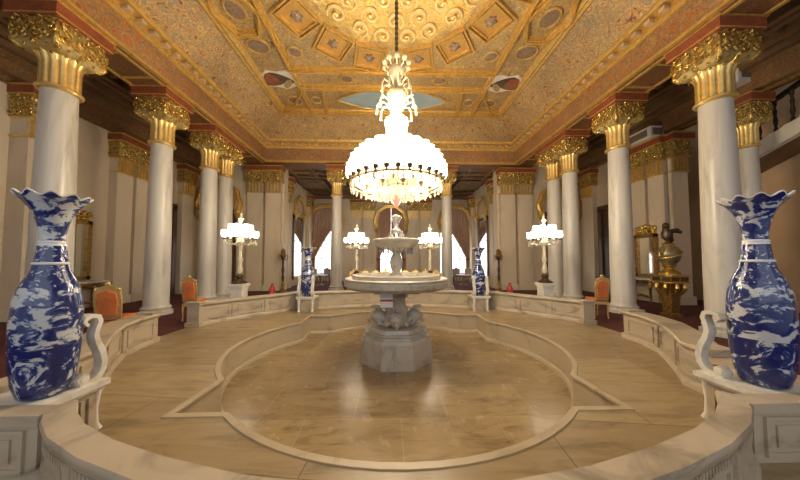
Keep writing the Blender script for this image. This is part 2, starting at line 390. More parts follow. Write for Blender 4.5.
# ------------------------------------------------------------------ parapets (two halves, passage between them at each side)
def mirror(p): return [(-x, y) for x, y in reversed(p)]
sideN = [(4.72, 5.12), (4.66, 4.65), (4.50, 4.22), (4.22, 3.82), (3.92, 3.45), (3.66, 3.16), (3.62, 2.86)]
frontR = [(2.70, 2.13), (2.50, 1.96), (2.28, 1.82), (1.90, 1.65), (1.45, 1.50), (0.95, 1.37), (0.45, 1.29), (0.0, 1.27)]
def parapet(root, path, end_posts, T=0.24, H=0.55):
    # path runs with the pool on its left
    body = [(0.0, 0.0), (-T, 0.0), (-T, H-0.08), (0.0, H-0.08)]
    MB().sweep(path, body).build('wall_body', m_parapet, root)
    MB().sweep(path, [(0.045, 0.0), (0.045, 0.06), (0.03, 0.085), (0.001, 0.09), (0.001, 0.0)]).build('base_moulding', m_parapet, root)
    MB().sweep(path, [(-T-0.001, 0.0), (-T-0.001, 0.09), (-T-0.03, 0.085), (-T-0.045, 0.06), (-T-0.045, 0.0)]).build('base_moulding', m_parapet, root)
    q = 0.06 if T > 0.2 else 0.028
    MB().sweep(path, [(q*0.8, H-0.055), (q, H-0.04), (q, H-0.015), (q*0.75, H), (-T-q*0.75, H), (-T-q, H-0.015), (-T-q, H-0.04), (-T-q*0.8, H-0.055), (-T-0.015, H-0.085), (0.015, H-0.085)]).build('coping', m_parapet, root)
    if T < 0.2:     # reeded band under the outer lip
        fl = MB(); fl.sweep(path, [(-T+0.002, H-0.15), (-T-0.004, H-0.15), (-T-0.004, H-0.09), (-T+0.002, H-0.09)]); Pp = [Vector(p) for p in path]
        for i in range(len(Pp)-1):
            t = Pp[i+1]-Pp[i]; k = max(2, int(t.length/0.035)); t.normalize(); nn = Vector((t.y, -t.x)); L_ = (Pp[i+1]-Pp[i]).length
            for j in range(k):
                c = Pp[i]+t*(L_*(j+0.5)/k)+nn*(T+0.006); fl.box((c.x, c.y, H-0.12), (0.018, 0.02, 0.055), math.atan2(t.y, t.x))
        fl.build('reeded_band', m_parapet, root)
    # raised panels and dividing strips along both faces
    P = [Vector(p) for p in path]
    acc = 0.0; segs = []
    for i in range(len(P)-1): segs.append((P[i], P[i+1], (P[i+1]-P[i]).length))
    tot = sum(s[2] for s in segs); step = 0.82; k = max(1, round(tot/step)); step = tot/k
    def at(d):
        for a, b, l in segs:
            if d <= l or (a, b, l) == segs[-1]: t = min(1, d/l); return a+(b-a)*t, (b-a).normalized()
            d -= l
    for i in range(1, k):
        p, t = at(step*i); nrm = Vector((-t.y, t.x)); rz = math.atan2(t.y, t.x)
        for off in (0.012, -T-0.012):
            q = p+nrm*off; MB().box((q.x, q.y, H/2), (0.09, 0.03, H-0.18), rz).build('dividing_strip', m_parapet, root)
    for i in range(k):
        fr = MB()
        for off, sg in ((0.008, 1), (-T-0.008, -1)):
            sub = []
            for j in range(7):
                p, t = at(step*(i+0.12+0.76*j/6)); nrm = Vector((-t.y, t.x)); sub.append(p+nrm*(0.0 if sg > 0 else -T))
            sub = [(p.x, p.y) for p in sub]
            o0, o1 = (0.0, 0.018) if sg > 0 else (-0.018, 0.0)
            for z0, z1 in ((0.13, 0.16), (H-0.17, H-0.14)): fr.sweep(sub, [(o0, z0), (o1, z0), (o1, z1), (o0, z1)])
            for e in (sub[:2], sub[-2:]):
                a, b = Vector(e[0]), Vector(e[1])
                c = a if e is sub[:2] else b
            for q, (a, b) in ((0, (sub[0], sub[1])), (1, (sub[-2], sub[-1]))):
                a, b = Vector(a), Vector(b); t = (b-a).normalized()
                s0, s1 = (a, a+t*0.03) if q == 0 else (b-t*0.03, b)
                fr.sweep([(s0.x, s0.y), (s1.x, s1.y)], [(o0, 0.161), (o1, 0.161), (o1, H-0.171), (o0, H-0.171)])
        fr.build('raised_panel', m_parapet, root)
    for (x, y, rz) in end_posts:
        pm = MB(); pm.box((x, y, 0.28), (0.28, 0.12, 0.56), rz); pm.box((x, y, 0.573), (0.34, 0.18, 0.03), rz); pm.box((x, y, 0.05), (0.34, 0.17, 0.10), rz)
        pm.build('end_post', m_parapet, root)
pn = thing('parapet', 'near carved marble parapet curving round the front half of the sunken floor', 'parapet')
# front arc: travel with the pool on the left => from left to right along the front
parapet(pn, [(-x, y) for x, y in frontR]+frontR[::-1][1:], [], 0.11, 0.47)
parapet(pn, sideN[::-1], [(4.84, 5.04, 0.0)])
parapet(pn, mirror(sideN[::-1]), [(-4.84, 5.04, 0.0)])
for s in (1, -1):
    # corner pier that joins the side arc to the front arc, with framed panel facing out
    pm = MB(); pm.box((s*3.24, 2.0, 0.195), (1.02, 0.09, 0.39)); pm.build('corner_pier', m_parapet, pn)
    pm = MB(); pm.box((s*3.74, 2.5, 0.195), (0.16, 0.78, 0.39)); pm.build('corner_pier', m_parapet, pn)
    pc = MB(); pc.box((s*3.26, 2.0, 0.432), (1.12, 0.145, 0.08)); pc.build('pier_coping', m_parapet, pn)
    pc = MB(); pc.box((s*3.74, 2.53, 0.43), (0.26, 0.74, 0.078)); pc.build('pier_coping', m_parapet, pn)
    pf_ = MB(); f_ = lambda u, v, w_: (u, 1.95+w_, v)
    pf_.box((s*3.24, 1.95, 0.345), (0.86, 0.03, 0.03)); pf_.box((s*3.24, 1.95, 0.07), (0.86, 0.03, 0.03)); pf_.box((s*2.825, 1.95, 0.2075), (0.03, 0.03, 0.244)); pf_.box((s*3.655, 1.95, 0.2075), (0.03, 0.03, 0.244))
    pf_.build('pier_panel', m_parapet, pn)
    MB().box((s*3.24, 1.952, 0.2075), (0.66, 0.02, 0.17)).build('pier_panel', m_parapet, pn)
pb = thing('parapet', 'far carved marble parapet curving behind the fountain and far vases', 'parapet')
backpath = [(4.74, 6.18), (4.68, 6.42), (4.45, 6.75), (4.10, 7.15), (3.60, 7.72), (3.16, 8.30), (2.40, 8.32), (1.75, 8.50), (1.0, 8.68), (0.0, 8.76)]
parapet(pb, backpath+mirror(backpath)[1:], [(4.84, 6.22, 0.0), (-4.84, 6.22, 0.0)])

# ------------------------------------------------------------------ walls
def quadwall(mb, a, b, z0, z1, th, out):
    a, b = Vector(a), Vector(b); t = (b-a).normalized(); nrm = Vector((-t.y, t.x))*out
    c = (a+b)/2+nrm*th/2; mb.box((c.x, c.y, (z0+z1)/2), ((b-a).length, th, z1-z0), math.atan2(t.y, t.x)); return mb
WX = 10.3
ml = MB(); quadwall(ml, (-WX, -3), (-WX, 13.4), 0, 6.9, 0.3, 1); struct('wall_left', ml, m_wall)
mr = MB(); quadwall(mr, (WX, 8.8), (WX, 13.4), 0, 6.9, 0.5, -1); struct('wall_right', mr, m_wall)
mr2 = MB(); quadwall(mr2, (12.3, -3), (12.3, 11.2), 0, 9, 0.3, -1); mr2.box((11.55, 11.1, 4.5), (1.45, 0.2, 9)); struct('wall_right_stair', mr2, m_wallr)
for s, nm in ((-1, 'left'), (1, 'right')):
    me_ = MB(); me_.box((s*9.05, 13.55, 3.45), (2.8, 0.3, 6.9)); struct('wall_%s_end' % nm, me_, m_wall)
    mc = MB(); mc.box((s*6.75, 13.75, 3.3), (1.9, 0.5, 6.6)); struct('wall_%s_pier' % nm, mc, m_wall); mc = MB(); mc.box((s*6.25, 16.6, 3.3), (0.3, 5.19, 6.6)); struct('wall_%s_passage' % nm, mc, m_wall)
# back wall with three arched openings
wb = MB(); YB = 19.2; AW = 1.15; ZS = 4.55
for a, b in ((-6.4, -4.95-AW), (-4.95+AW, -AW), (AW, 4.95-AW), (4.95+AW, 6.4)):
    wb.box(((a+b)/2, YB+0.2, 3.3), (b-a, 0.4, 6.6))
for c in (-4.95, 0, 4.95):
    wb.box((c, YB+0.2, 0.3), (2*AW, 0.4, 0.6))
    ap = [(c+AW*math.cos(PI*i/16), ZS+AW*math.sin(PI*i/16)) for i in range(17)]
    wb.plate([(c+AW, 6.6)]+ap+[(c-AW, 6.6)], lambda u, v, w_: (u, YB+w_, v), 0.4)
struct('wall_back', wb, m_wall)
for k, c in enumerate((-4.95, 0, 4.95)):
    wn = MB(); wn.box((c, YB+0.32, 2.6), (2*AW, 0.02, 4.0)); wn.plate([(c+AW*math.cos(PI*i/16), 4.6+AW*0.95*math.sin(PI*i/16)) for i in range(17)], lambda u, v, w_: (u, YB+0.31+w_, v), 0.02)
    o = struct('window_%d' % (k+1), wn, m_window)
    fr = MB()
    for q in (-0.42, 0.42): fr.box((c+q, YB+0.27, 2.7), (0.06, 0.05, 4.2))
    for z in (1.7, 3.1, 4.5): fr.box((c, YB+0.27, z), (2*AW, 0.045, 0.06))
    f = fr.build('window_frame', m_cream, o); f['kind'] = 'structure'

# ------------------------------------------------------------------ ceiling of the central hall
YE = 12.75   # inner face of the far beam
ce = MB(); ce.box((0, 4.7, 8.52), (10.4, 13.4, 0.2)); ceil = struct('ceiling', ce, m_ceil)
def cpart(name, mb, mat, ang=35): return struct(name, mb, mat, ceil, ang)
U = [(6.45, -2.9), (6.45, YE), (-6.45, YE), (-6.45, -2.9)]     # hall on its left
cpart('frieze', MB().sweep(U, [(0.0, 6.62), (-0.1, 6.62), (-0.1, 7.45), (0.0, 7.45)]), m_frieze)
cpart('lower_fillet', MB().sweep(U, [(0.05, 6.60), (0.05, 6.66), (0.0, 6.72), (-0.05, 6.72), (-0.05, 6.6)]), m_goldrib)
cpart('cornice', MB().sweep(U, [(0.0, 7.30), (0.05, 7.30), (0.07, 7.38), (0.10, 7.38), (0.10, 7.52), (0.30, 7.54), (0.34, 7.60), (0.34, 7.66), (0.0, 7.66)]), m_goldrib)
dn = MB()
for i in range(46):
    y = -2.6+i*0.335
    for s in (1, -1): dn.box((s*6.27, y, 7.46), (0.15, 0.13, 0.09))
for i in range(38):
    dn.box((-6.2+i*0.335, YE-0.18, 7.46), (0.13, 0.15, 0.09))
cpart('dentil_band', dn, m_dent)
cpart('painted_cove', MB().sweep(U, [(0.32, 7.64), (1.42, 8.40), (1.42, 8.46), (0.28, 7.70)]), m_cove)
cpart('inner_moulding', MB().sweep(U, [(1.32, 8.30), (1.38, 8.26), (1.46, 8.30), (1.52, 8.26), (1.60, 8.34), (1.64, 8.42), (1.3, 8.42)]), m_goldrib)
def sq(mb, cx, cy, rz, h0, h1, z0, z1):
    vs = []
    for h in (h0, h1):
        for z in (z0, z1):
            for k in range(4):
                a = rz+PI/4+k*PI/2; vs.append((cx+h*1.4142*math.cos(a), cy+h*1.4142*math.sin(a), z))
    fs = []
    for k in range(4):
        j = (k+1) % 4; fs += [(k, j, 4+j, 4+k), (8+j, 8+k, 12+k, 12+j), (j, k, 8+k, 8+j), (4+k, 4+j, 12+j, 12+k)]
    mb.add(vs, fs)
def ribs(mb, x0_, y0_, x1_, y1_, wd=0.11, h=0.13):
    a, b = Vector((x0_, y0_)), Vector((x1_, y1_)); t = b-a; c = (a+b)/2; L = t.length; rz = math.atan2(t.y, t.x)
    mb.box((c.x, c.y, 8.42-h/2), (L, wd, h), rz); mb.box((c.x, c.y, 8.42-h), (L, wd*0.35, h), rz); mb.box((c.x, c.y, 8.405), (L, wd*1.9, 0.03), rz)
rb = MB()
for s in (1, -1): ribs(rb, s*3.66, -2.0, s*3.66, 11.2)
for y in (8.72, 9.62): ribs(rb, -3.66, y, 3.66, y, 0.12)
ribs(rb, -4.9, 11.2, 4.9, 11.2, 0.12)
for y in (1.3, 0.4): ribs(rb, -3.66, y, 3.66, y, 0.12)
for s in (1, -1):
    ribs(rb, s*2.75, 9.68, s*3.0, 11.15, 0.1); ribs(rb, s*3.72, 9.9, s*4.3, 10.8, 0.09); ribs(rb, s*4.3, 10.8, s*4.9, 11.1, 0.09)
    # hexagonal coffers in the side bands
    for yc in (6.65, 3.35):
        hx = [(s*(4.36+0.62*math.cos(R(a))), yc+0.78*math.sin(R(a))) for a in (0, 60, 120, 180, 240, 300)]
        for i in range(6): ribs(rb, *hx[i], *hx[(i+1) % 6], 0.1, 0.12)
cpart('gilded_rib', rb, m_goldrib)
dk = MB().lathe([(0.0, 8.30), (0.35, 8.27), (0.5, 8.32), (0.9, 8.30), (1.1, 8.34), (1.9, 8.31), (2.2, 8.36), (2.55, 8.33), (2.7, 8.42)], 64, (0, 5.0, 0), lambda i, a, r, z: (r*(1+0.04*math.cos(16*a)), z+0.025*math.cos(16*a)*(i % 2)), caps=False)
cpart('central_rosette', dk, m_rosette, 60)
sc_ = MB()
for rr0, nn_, rs_ in ((0.75, 8, 0.22), (1.25, 12, 0.26), (1.75, 16, 0.27), (2.25, 20, 0.27)):
    for k in range(nn_):
        ac = 2*PI*(k+0.5*(nn_ % 8 == 4))/nn_; sg = 1 if k % 2 else -1; pts = []
        for i in range(16):
            t = i/15; a = ac+sg*(0.6+t*8.0); r_ = rs_*(1-0.8*t); pts.append((rr0*math.cos(ac)+r_*math.cos(a), 5.0+rr0*math.sin(ac)+r_*math.sin(a), 8.30-0.04*t))
        sc_.tube(pts, [0.018+0.028*math.sin(PI*min(1, i/15+0.1)) for i in range(16)], 6)
        sc_.ell((rr0*math.cos(ac), 5.0+rr0*math.sin(ac), 8.26), (0.05, 0.05, 0.03), 8, 5)
cpart('rosette_scroll', sc_, m_gleaf)
for s in (1, -1):
    for t in (1, -1):
        for a in (11.5, 33, 54, 75.5):
            an = R(a); cx, cy = s*3.27*math.cos(an), 5.0+t*3.27*math.sin(an); rz = math.atan2(t*math.sin(an), s*math.cos(an))
            pf_ = MB(); sq(pf_, cx, cy, rz, 0.45, 0.50, 8.31, 8.42); sq(pf_, cx, cy, rz, 0.36, 0.40, 8.33, 8.42)
            fo = cpart('coffer_frame', pf_, m_goldrib)
            p2 = MB().box((cx, cy, 8.41), (0.88, 0.88, 0.02), rz).build('coffer_panel', m_panel, fo); p2['kind'] = 'structure'
            md = MB().lathe([(0.16, 8.40), (0.15, 8.36), (0.08, 8.34), (0.03, 8.30), (0.0, 8.30)], 12, (cx, cy, 0), lambda i, an_, r, z: (r*(1+0.2*math.cos(6*an_)), z)).build('coffer_rosette', m_medal, fo); md['kind'] = 'structure'
def oval(cx, cy, rx, ry, mat, name='medallion', rz=0.0, frame=True):
    pts = [(cx+rx*math.cos(2*PI*i/28)*math.cos(rz)-ry*math.sin(2*PI*i/28)*math.sin(rz), cy+rx*math.cos(2*PI*i/28)*math.sin(rz)+ry*math.sin(2*PI*i/28)*math.cos(rz)) for i in range(28)]
    o = cpart(name, MB().prism(pts, 8.385, 8.42), mat)
    if frame:
        f = MB().tube([(x, y, 8.39) for x, y in pts], 0.035, 6, True).build('medallion_frame', m_goldrib, o); f['kind'] = 'structure'
for s in (1, -1):
    for y, x, rx, ry in ((7.8, 4.33, 0.34, 0.28), (8.0, 3.25, 0.22, 0.2), (9.16, 1.75, 0.24, 0.2), (10.45, 3.25, 0.2, 0.2), (10.5, 4.15, 0.3, 0.26), (6.65, 4.36, 0.26, 0.3), (5.0, 4.36, 0.3, 0.34)):
        oval(s*x, y, rx, ry, m_medal)
    # painted trophies in cartouches
    pts = [(-0.72, -0.30), (-0.35, -0.42), (0, -0.34), (0.35, -0.42), (0.62, -0.2), (0.55, 0.1), (0.66, 0.34), (0.2, 0.40), (-0.1, 0.5), (-0.45, 0.38), (-0.7, 0.25), (-0.62, 0)]
    o = cpart('cartouche', MB().prism([(s*(4.28+x), 9.25+y*1.0) for x, y in pts], 8.37, 8.42), m_cream)
    for q, (dx, dy, rx, ry, rz) in enumerate(((0.15, 0.05, 0.50, 0.22, 0.35), (-0.1, -0.1, 0.46, 0.16, -0.5), (0.28, -0.02, 0.26, 0.30, 0.0), (-0.25, 0.18, 0.28, 0.12, 0.9))):
        pp = [(s*(4.28+dx+rx*math.cos(2*PI*i/16)*math.cos(rz)-ry*math.sin(2*PI*i/16)*math.sin(rz)), 9.25+dy+rx*math.cos(2*PI*i/16)*math.sin(rz)+ry*math.sin(2*PI*i/16)*math.cos(rz)) for i in range(16)]
        t = MB().prism(pp, 8.352-0.004*q, 8.371).build('painted_trophy', (m_pgreen, m_pdark, m_pred, m_pochre)[q], o); t['kind'] = 'structure'
def lens(cy):
    pts = []
    for i in range(41):
        t = -1+2*i/40; pts.append((t*2.35, cy+(0.78*(1-abs(t)**1.7)**0.9 if abs(t) < 1 else 0)+0.04*math.cos(t*22)*(1-abs(t))))
    for i in range(39, 0, -1):
        t = -1+2*i/40; pts.append((t*2.35, cy-(0.78*(1-abs(t)**1.7)**0.9)-0.04*math.cos(t*22)*(1-abs(t))))
    o = cpart('sky_painting', MB().prism(pts, 8.38, 8.42), m_sky)
    f = MB().tube([(x, y, 8.385) for x, y in pts], 0.045, 6, True).build('painting_frame', m_goldrib, o); f['kind'] = 'structure'
lens(10.4)
# beams over the column rows and at the far end, painted soffits
bm_ = MB()
for s in (1, -1): bm_.box((s*7.05, 5.0, 7.05), (1.0, 15.8, 0.9))
bm_.box((0, YE+0.6, 7.05), (15.1, 1.0, 0.9))
cpart('beam', bm_, m_soffit)
so = MB()
for s in (1, -1):
    for x in (6.62, 7.48): so.box((s*x, 5.0, 6.585), (0.07, 15.6, 0.04))
    for y in (6.4, 8.8, 11.6): so.box((s*7.05, y-0.42, 6.585), (0.8, 0.06, 0.04)); so.box((s*7.05, y+0.42, 6.585), (0.8, 0.06, 0.04))
cpart('soffit_moulding', so, m_goldrib)
# aisle ceilings with long boards
for s, nm in ((-1, 'left'), (1, 'right')):
    ac = MB(); ac.box((s*9.0, 5.3, 7.25), (3.2, 16.6, 0.1)); o = struct('ceiling_%s_aisle' % nm, ac, m_wood)
    bb = MB()
    for x, h in ((7.75, 0.35), (8.15, 0.12), (8.6, 0.2), (9.0, 0.12), (9.4, 0.2), (9.75, 0.3)): bb.box((s*x, 5.3, 7.2-h/2), (0.16, 16.5, h))
    for i in range(9): bb.box((s*8.8, -2+i*1.9, 7.12), (2.0, 0.12, 0.12))
    t = bb.build('ceiling_board', m_wood2, o); t['kind'] = 'structure'
    cm = MB().sweep([(s*WX, -2.9), (s*WX, 13.4)] if s > 0 else [(s*WX, 13.4), (s*WX, -2.9)], [(0.0, 6.32), (0.06, 6.32), (0.08, 6.42), (0.22, 6.5), (0.24, 6.78), (0.42, 6.9), (0.46, 7.2), (0.0, 7.2)])
    t = cm.build('wall_cornice', m_cornice, o); t['kind'] = 'structure'
    t = MB().sweep([(s*WX, -2.9), (s*WX, 13.4)] if s > 0 else [(s*WX, 13.4), (s*WX, -2.9)], [(0.0, 6.26), (0.09, 6.26), (0.09, 6.32), (0.0, 6.32)]).build('gilded_fillet', m_oldgold, o); t['kind'] = 'structure'
# passage ceiling behind the far columns
pc_ = MB(); pc_.box((0, 16.45, 6.72), (12.9, 5.9, 0.12)); o = struct('ceiling_passage', pc_, m_wood)
bb = MB()
for x in (-5.6, -4.4, -3.1, -1.9, 1.9, 3.1, 4.4, 5.6): bb.box((x, 16.3, 6.6), (0.14, 5.7, 0.14))
for y in (14.3, 15.0, 17.2, 18.4): bb.box((0, y, 6.6), (12.3, 0.14, 0.16))
for c in (-5.0, 5.0):
    for q in range(2): bb.box((c, 16.1, 6.5-0.06*q), (1.6-0.5*q, 1.6-0.5*q, 0.08))
t = bb.build('ceiling_board', m_wood2, o); t['kind'] = 'structure'
t = MB().box((0, 19.05, 6.45), (12.4, 0.3, 0.3)).build('wall_cornice', m_cornice, o); t['kind'] = 'structure'

# ------------------------------------------------------------------ columns
def superell(n, hw, p):
    out = []
    for j in range(n):
        a = 2*PI*j/n; c_, s_ = math.cos(a), math.sin(a); r = hw/((abs(c_)**p+abs(s_)**p)**(1/p)); out.append((r*c_, r*s_))
    return out
def scrolls(mb, W, z0, z1, place, rnd):
    """rows of acanthus scrolls and leaves over one face; place(u, out, z) gives the 3D point"""
    rows = 3; n = max(3, round(W/0.2)); h = (z1-z0)/rows
    for r in range(rows):
        for k in range(n):
            u0 = -W/2+W*(k+0.5+(0.25 if r % 2 else -0.05))/n; zc = z0+h*(r+0.5); sg = 1 if (k+r) % 2 else -1
            pts = []; R0 = min(h, W/n)*0.56; st = rnd.random()*1.5
            for i in range(13):
                t = i/12; a = st+sg*t*7.5; rr = R0*(1-0.78*t); pts.append(place(u0+rr*math.cos(a), 0.012+0.035*t, zc+rr*math.sin(a)))
            mb.tube(pts, [0.011+0.017*math.sin(PI*min(1, i/12+0.12)) for i in range(13)], 5)
            a = st+1.1
            mb.tube([place(u0+R0*1.0*math.cos(a), 0.0, zc+R0*math.sin(a)), place(u0+R0*1.25*math.cos(a+sg*0.5), 0.03, zc+R0*1.15*math.sin(a+sg*0.5)), place(u0+R0*1.2*math.cos(a+sg*0.95), 0.01, zc+R0*1.2*math.sin(a+sg*0.95))], [0.012, 0.03, 0.008], 5)
def capital_mesh(half=0.44, z0=5.74, z1=6.34):
    """round below, square above, covered with scrollwork; slot 0 ground, slot 1 gilt scrolls"""
    mb = MB(); n, m = 64, 20; vs, fs = [], []
    for i in range(m+1):
        t = i/m
        if t < 0.25: hw = 0.30+(half-0.30)*(t/0.25)**0.8; p = 2+9*(t/0.25)
        else: hw = half*(1.0-0.03*(t-0.25)); p = 12
        z = z0+(z1-z0)*t
        for j, (x, y) in enumerate(superell(n, hw, p)):
            c_ = max(0, math.hypot(x, y)/hw-1)/0.38
            vs.append((x, y, z-0.07*c_*(1-t)))
    for i in range(m):
        for j in range(n): fs.append((i*n+j, i*n+(j+1) % n, (i+1)*n+(j+1) % n, (i+1)*n+j))
    fs.append(tuple(range(n-1, -1, -1))); fs.append(tuple(m*n+j for j in range(n)))
    mb.add(vs, fs); mb.cur = 1; rnd = random.Random(3)
    for q in range(4):
        ca, sa = math.cos(q*PI/2), math.sin(q*PI/2)
        def place(u, o, z, ca=ca, sa=sa):
            x, y = half+o-0.012, u; return (x*ca-y*sa, x*sa+y*ca, z)
        scrolls(mb, half*2-0.06, z0+0.13, z1-0.03, place, rnd)
        c45, s45 = math.cos(q*PI/2+PI/4), math.sin(q*PI/2+PI/4); d = half*1.36
        mb.tube([(d*0.94*c45, d*0.94*s45, z1-0.04), (d*1.02*c45, d*1.02*s45, z1-0.16), (d*0.97*c45, d*0.97*s45, z1-0.34), (d*0.96*c45, d*0.96*s45, z0+0.14), (d*0.82*c45, d*0.82*s45, z0+0.04), (d*0.66*c45, d*0.66*s45, z0+0.03)], [0.02, 0.035, 0.03, 0.06, 0.05, 0.02], 6)
        for k in range(3):      # drooping leaves over the neck
            an = q*PI/2+(k-1)*0.5; mb.tube([(0.30*math.cos(an), 0.30*math.sin(an), z0-0.02), (0.36*math.cos(an), 0.36*math.sin(an), z0+0.08), (0.44*math.cos(an), 0.44*math.sin(an), z0+0.11), (0.46*math.cos(an), 0.46*math.sin(an), z0+0.05)], [0.03, 0.05, 0.045, 0.015], 6)
    return mb
SHAFT = [(0.39, 0.0), (0.39, 0.10), (0.33, 0.13), (0.355, 0.20), (0.31, 0.25), (0.295, 0.30), (0.293, 1.5), (0.283, 2.8), (0.268, 4.0), (0.25, 5.06)]
NECK = [(0.25, 5.13), (0.25, 5.60), (0.27, 5.68), (0.30, 5.76)]
def flute(i, a, r, z): return (r*(1+0.13*abs(math.cos(6*a))**0.6), z)
RING = [(0.25, 5.04), (0.30, 5.05), (0.325, 5.08), (0.325, 5.11), (0.29, 5.14), (0.262, 5.15)]
def column(label, x, y, pair=0.0, top=6.6, group=None):
    t = thing('column' if not pair else 'paired_column', label, 'column', (x, y, 0), 0, group)
    dz = top-6.6
    offs = [0.0] if not pair else [-pair/2, pair/2]
    for oy in offs:
        MB().lathe([(r, z+(dz if z > 2 else 0)) for r, z in SHAFT], 32, (0, oy, 0)).build('shaft', m_column, t)
        MB().lathe([(r, z+dz) for r, z in RING], 32, (0, oy, 0), caps=False).build('neck_ring', m_gold, t)
        MB().lathe([(r, z+dz) for r, z in NECK], 96, (0, oy, 0), flute).build('fluted_neck', m_gold, t)
    cm = capital_mesh()
    for oy in offs:
        c = MB(); c.add([(vx, vy+oy, vz+dz) for vx, vy, vz in cm.v], cm.f); c.mi = list(cm.mi); c.build('carved_capital', [m_goldgr, m_goldc], t, 60)
    ln = 1.0+pair
    ab = MB(); ab.box((0, 0, 6.345+dz), (0.96, ln-0.04, 0.05)); ab.box((0, 0, 6.47+dz), (1.0, ln, 0.20)); ab.build('abacus', m_red, t)
    g = MB(); g.box((0, 0, 6.36+dz), (0.99, ln-0.01, 0.025)); g.box((0, 0, 6.583+dz), (1.05, ln+0.05, 0.03)); g.build('abacus_moulding', m_goldrib, t)
    return t
base1 = column('white marble column with gilt capital, nearest of the left row, behind the big vase', -7.03, 5.28)
col1r = dup(base1, 'white marble column with gilt capital, nearest of the right row, behind the big vase', (7.05, 5.2, 0))
dup(base1, 'white marble column with gilt capital, left row, behind the orange chair and passage', (-7.05, 7.66, 0))
dup(base1, 'white marble column with gilt capital, right row, beside the globe clock pedestal', (7.05, 7.55, 0))
p1 = column('pair of marble columns under one red abacus, left row, beside the lit candelabrum', -7.05, 10.15, 0.95)
dup(p1, 'pair of marble columns under one red abacus, right row, beside the lit candelabrum', (7.05, 10.15, 0))
b1 = column('slender marble column at the far end, left of the great chandelier', -2.95, 13.35, 0, 6.55)
dup(b1, 'slender marble column at the far end, right of the great chandelier', (2.95, 13.35, 0))

def relief_block(mb, c, s, axis, amp=0.05, nx=40, nz=18, seed=0.0):
    if s[2] > 0.4 and amp > 0.055:
        mb.box(c, s); mb.cur = 1; rnd = random.Random(int(seed*10)+5); w_ = s[1] if axis[0] == 'x' else s[0]; d = (s[0] if axis[0] == 'x' else s[1])/2
        def place(u, o, z):
            o += d-0.012
            return (c[0]+o, c[1]+u, c[2]+z) if axis == 'x+' else (c[0]-o, c[1]+u, c[2]+z) if axis == 'x-' else (c[0]+u, c[1]-o, c[2]+z)
        scrolls(mb, w_-0.04, -s[2]/2+0.02, s[2]/2-0.02, place, rnd)
        # carved return on the side towards the entrance
        def place2(u, o, z):
            q = w_/2+o-0.012
            return (c[0]+u, c[1]-q, c[2]+z) if axis[0] == 'x' else (c[0]-q, c[1]+u, c[2]+z)
        scrolls(mb, d*2-0.02, -s[2]/2+0.02, s[2]/2-0.02, place2, rnd)
        return mb
    return relief_field(mb, c, s, axis, amp, nx, nz, seed)
def relief_field(mb, c, s, axis, amp=0.05, nx=40, nz=18, seed=0.0):
    """box with a carved front: axis 'x+','x-','y-'"""
    w_ = s[1] if axis[0] == 'x' else s[0]; d = s[0] if axis[0] == 'x' else s[1]
    vs, fs = [], []
    for i in range(nz+1):
        for j in range(nx+1):
            u = -w_/2+w_*j/nx; z = -s[2]/2+s[2]*i/nz; k = Vector((u*9+seed, z*9, seed*3.1+1.7))
            dd = amp*max(-0.4, 1-abs(noise.noise(k))*3.4) if 0 < i < nz and 0 < j < nx else -0.0
            lip = 0.04*(i/nz)
            o = d/2+dd+lip
            if axis == 'x+': vs.append((c[0]+o, c[1]+u, c[2]+z))
            elif axis == 'x-': vs.append((c[0]-o, c[1]+u, c[2]+z))
            else: vs.append((c[0]+u, c[1]-o, c[2]+z))
    for i in range(nz):
        for j in range(nx): a = i*(nx+1)+j; fs.append((a, a+1, a+nx+2, a+nx+1))
    mb.add(vs, fs); mb.box(c, s); return mb
def pilaster(label, c, w_, axis, n=1, top=6.2, d=0.22, name='pilaster', cap=0.62, neck=0.55, mat=None, group=None):
    """flat wall pilaster; c is the point on the wall plane, w_ the width of each of n shafts"""
    t = thing(name, label, 'pilaster', (c[0], c[1], 0), 0, group)
    ax = {'x+': (1, 0), 'x-': (-1, 0), 'y-': (0, -1)}[axis]
    W = w_*n*1.04
    def bx(mb, u, z0, z1, ww, dd):
        if ax[0]: mb.box((ax[0]*dd/2, u, (z0+z1)/2), (dd, ww, z1-z0))
        else: mb.box((u, ax[1]*dd/2, (z0+z1)/2), (ww, dd, z1-z0))
    zc, zn = top-0.24-cap, top-0.24-cap-neck
    for k in range(n):
        u = (k-(n-1)/2)*w_*1.04
        s = MB(); bx(s, u, 0.0, 0.3, w_, d+0.06); bx(s, u, 0.3, zc, w_*0.86, d); s.build('shaft', mat or m_wall, t)
        f = MB()
        bx(f, u, zn, zn+0.06, w_*0.94, d+0.05)
        for q in range(5): bx(f, u+(q-2)*w_*0.185, zn+0.06, zc-0.05, w_*0.115, d+0.05)
        bx(f, u, zc-0.05, zc, w_*0.94, d+0.05); f.build('fluted_neck', m_gold, t)
        r = MB(); dd = d+0.12
        cc = (ax[0]*dd/2, u, zc+cap/2) if ax[0] else (u, ax[1]*dd/2, zc+cap/2)
        ss = (dd, w_, cap) if ax[0] else (w_, dd, cap)
        relief_block(r, cc, ss, axis, 0.06, 36, 18, k*3.3); r.build('carved_capital', [m_goldgr, m_goldc], t, 60)
    a = MB(); bx(a, 0, top-0.24, top-0.04, W+0.08, d+0.2); a.build('abacus', m_red, t)
    g = MB(); bx(g, 0, top-0.04, top, W+0.14, d+0.24); bx(g, 0, top-0.27, top-0.24, W+0.06, d+0.18); g.build('abacus_moulding', m_goldrib, t)
    return t
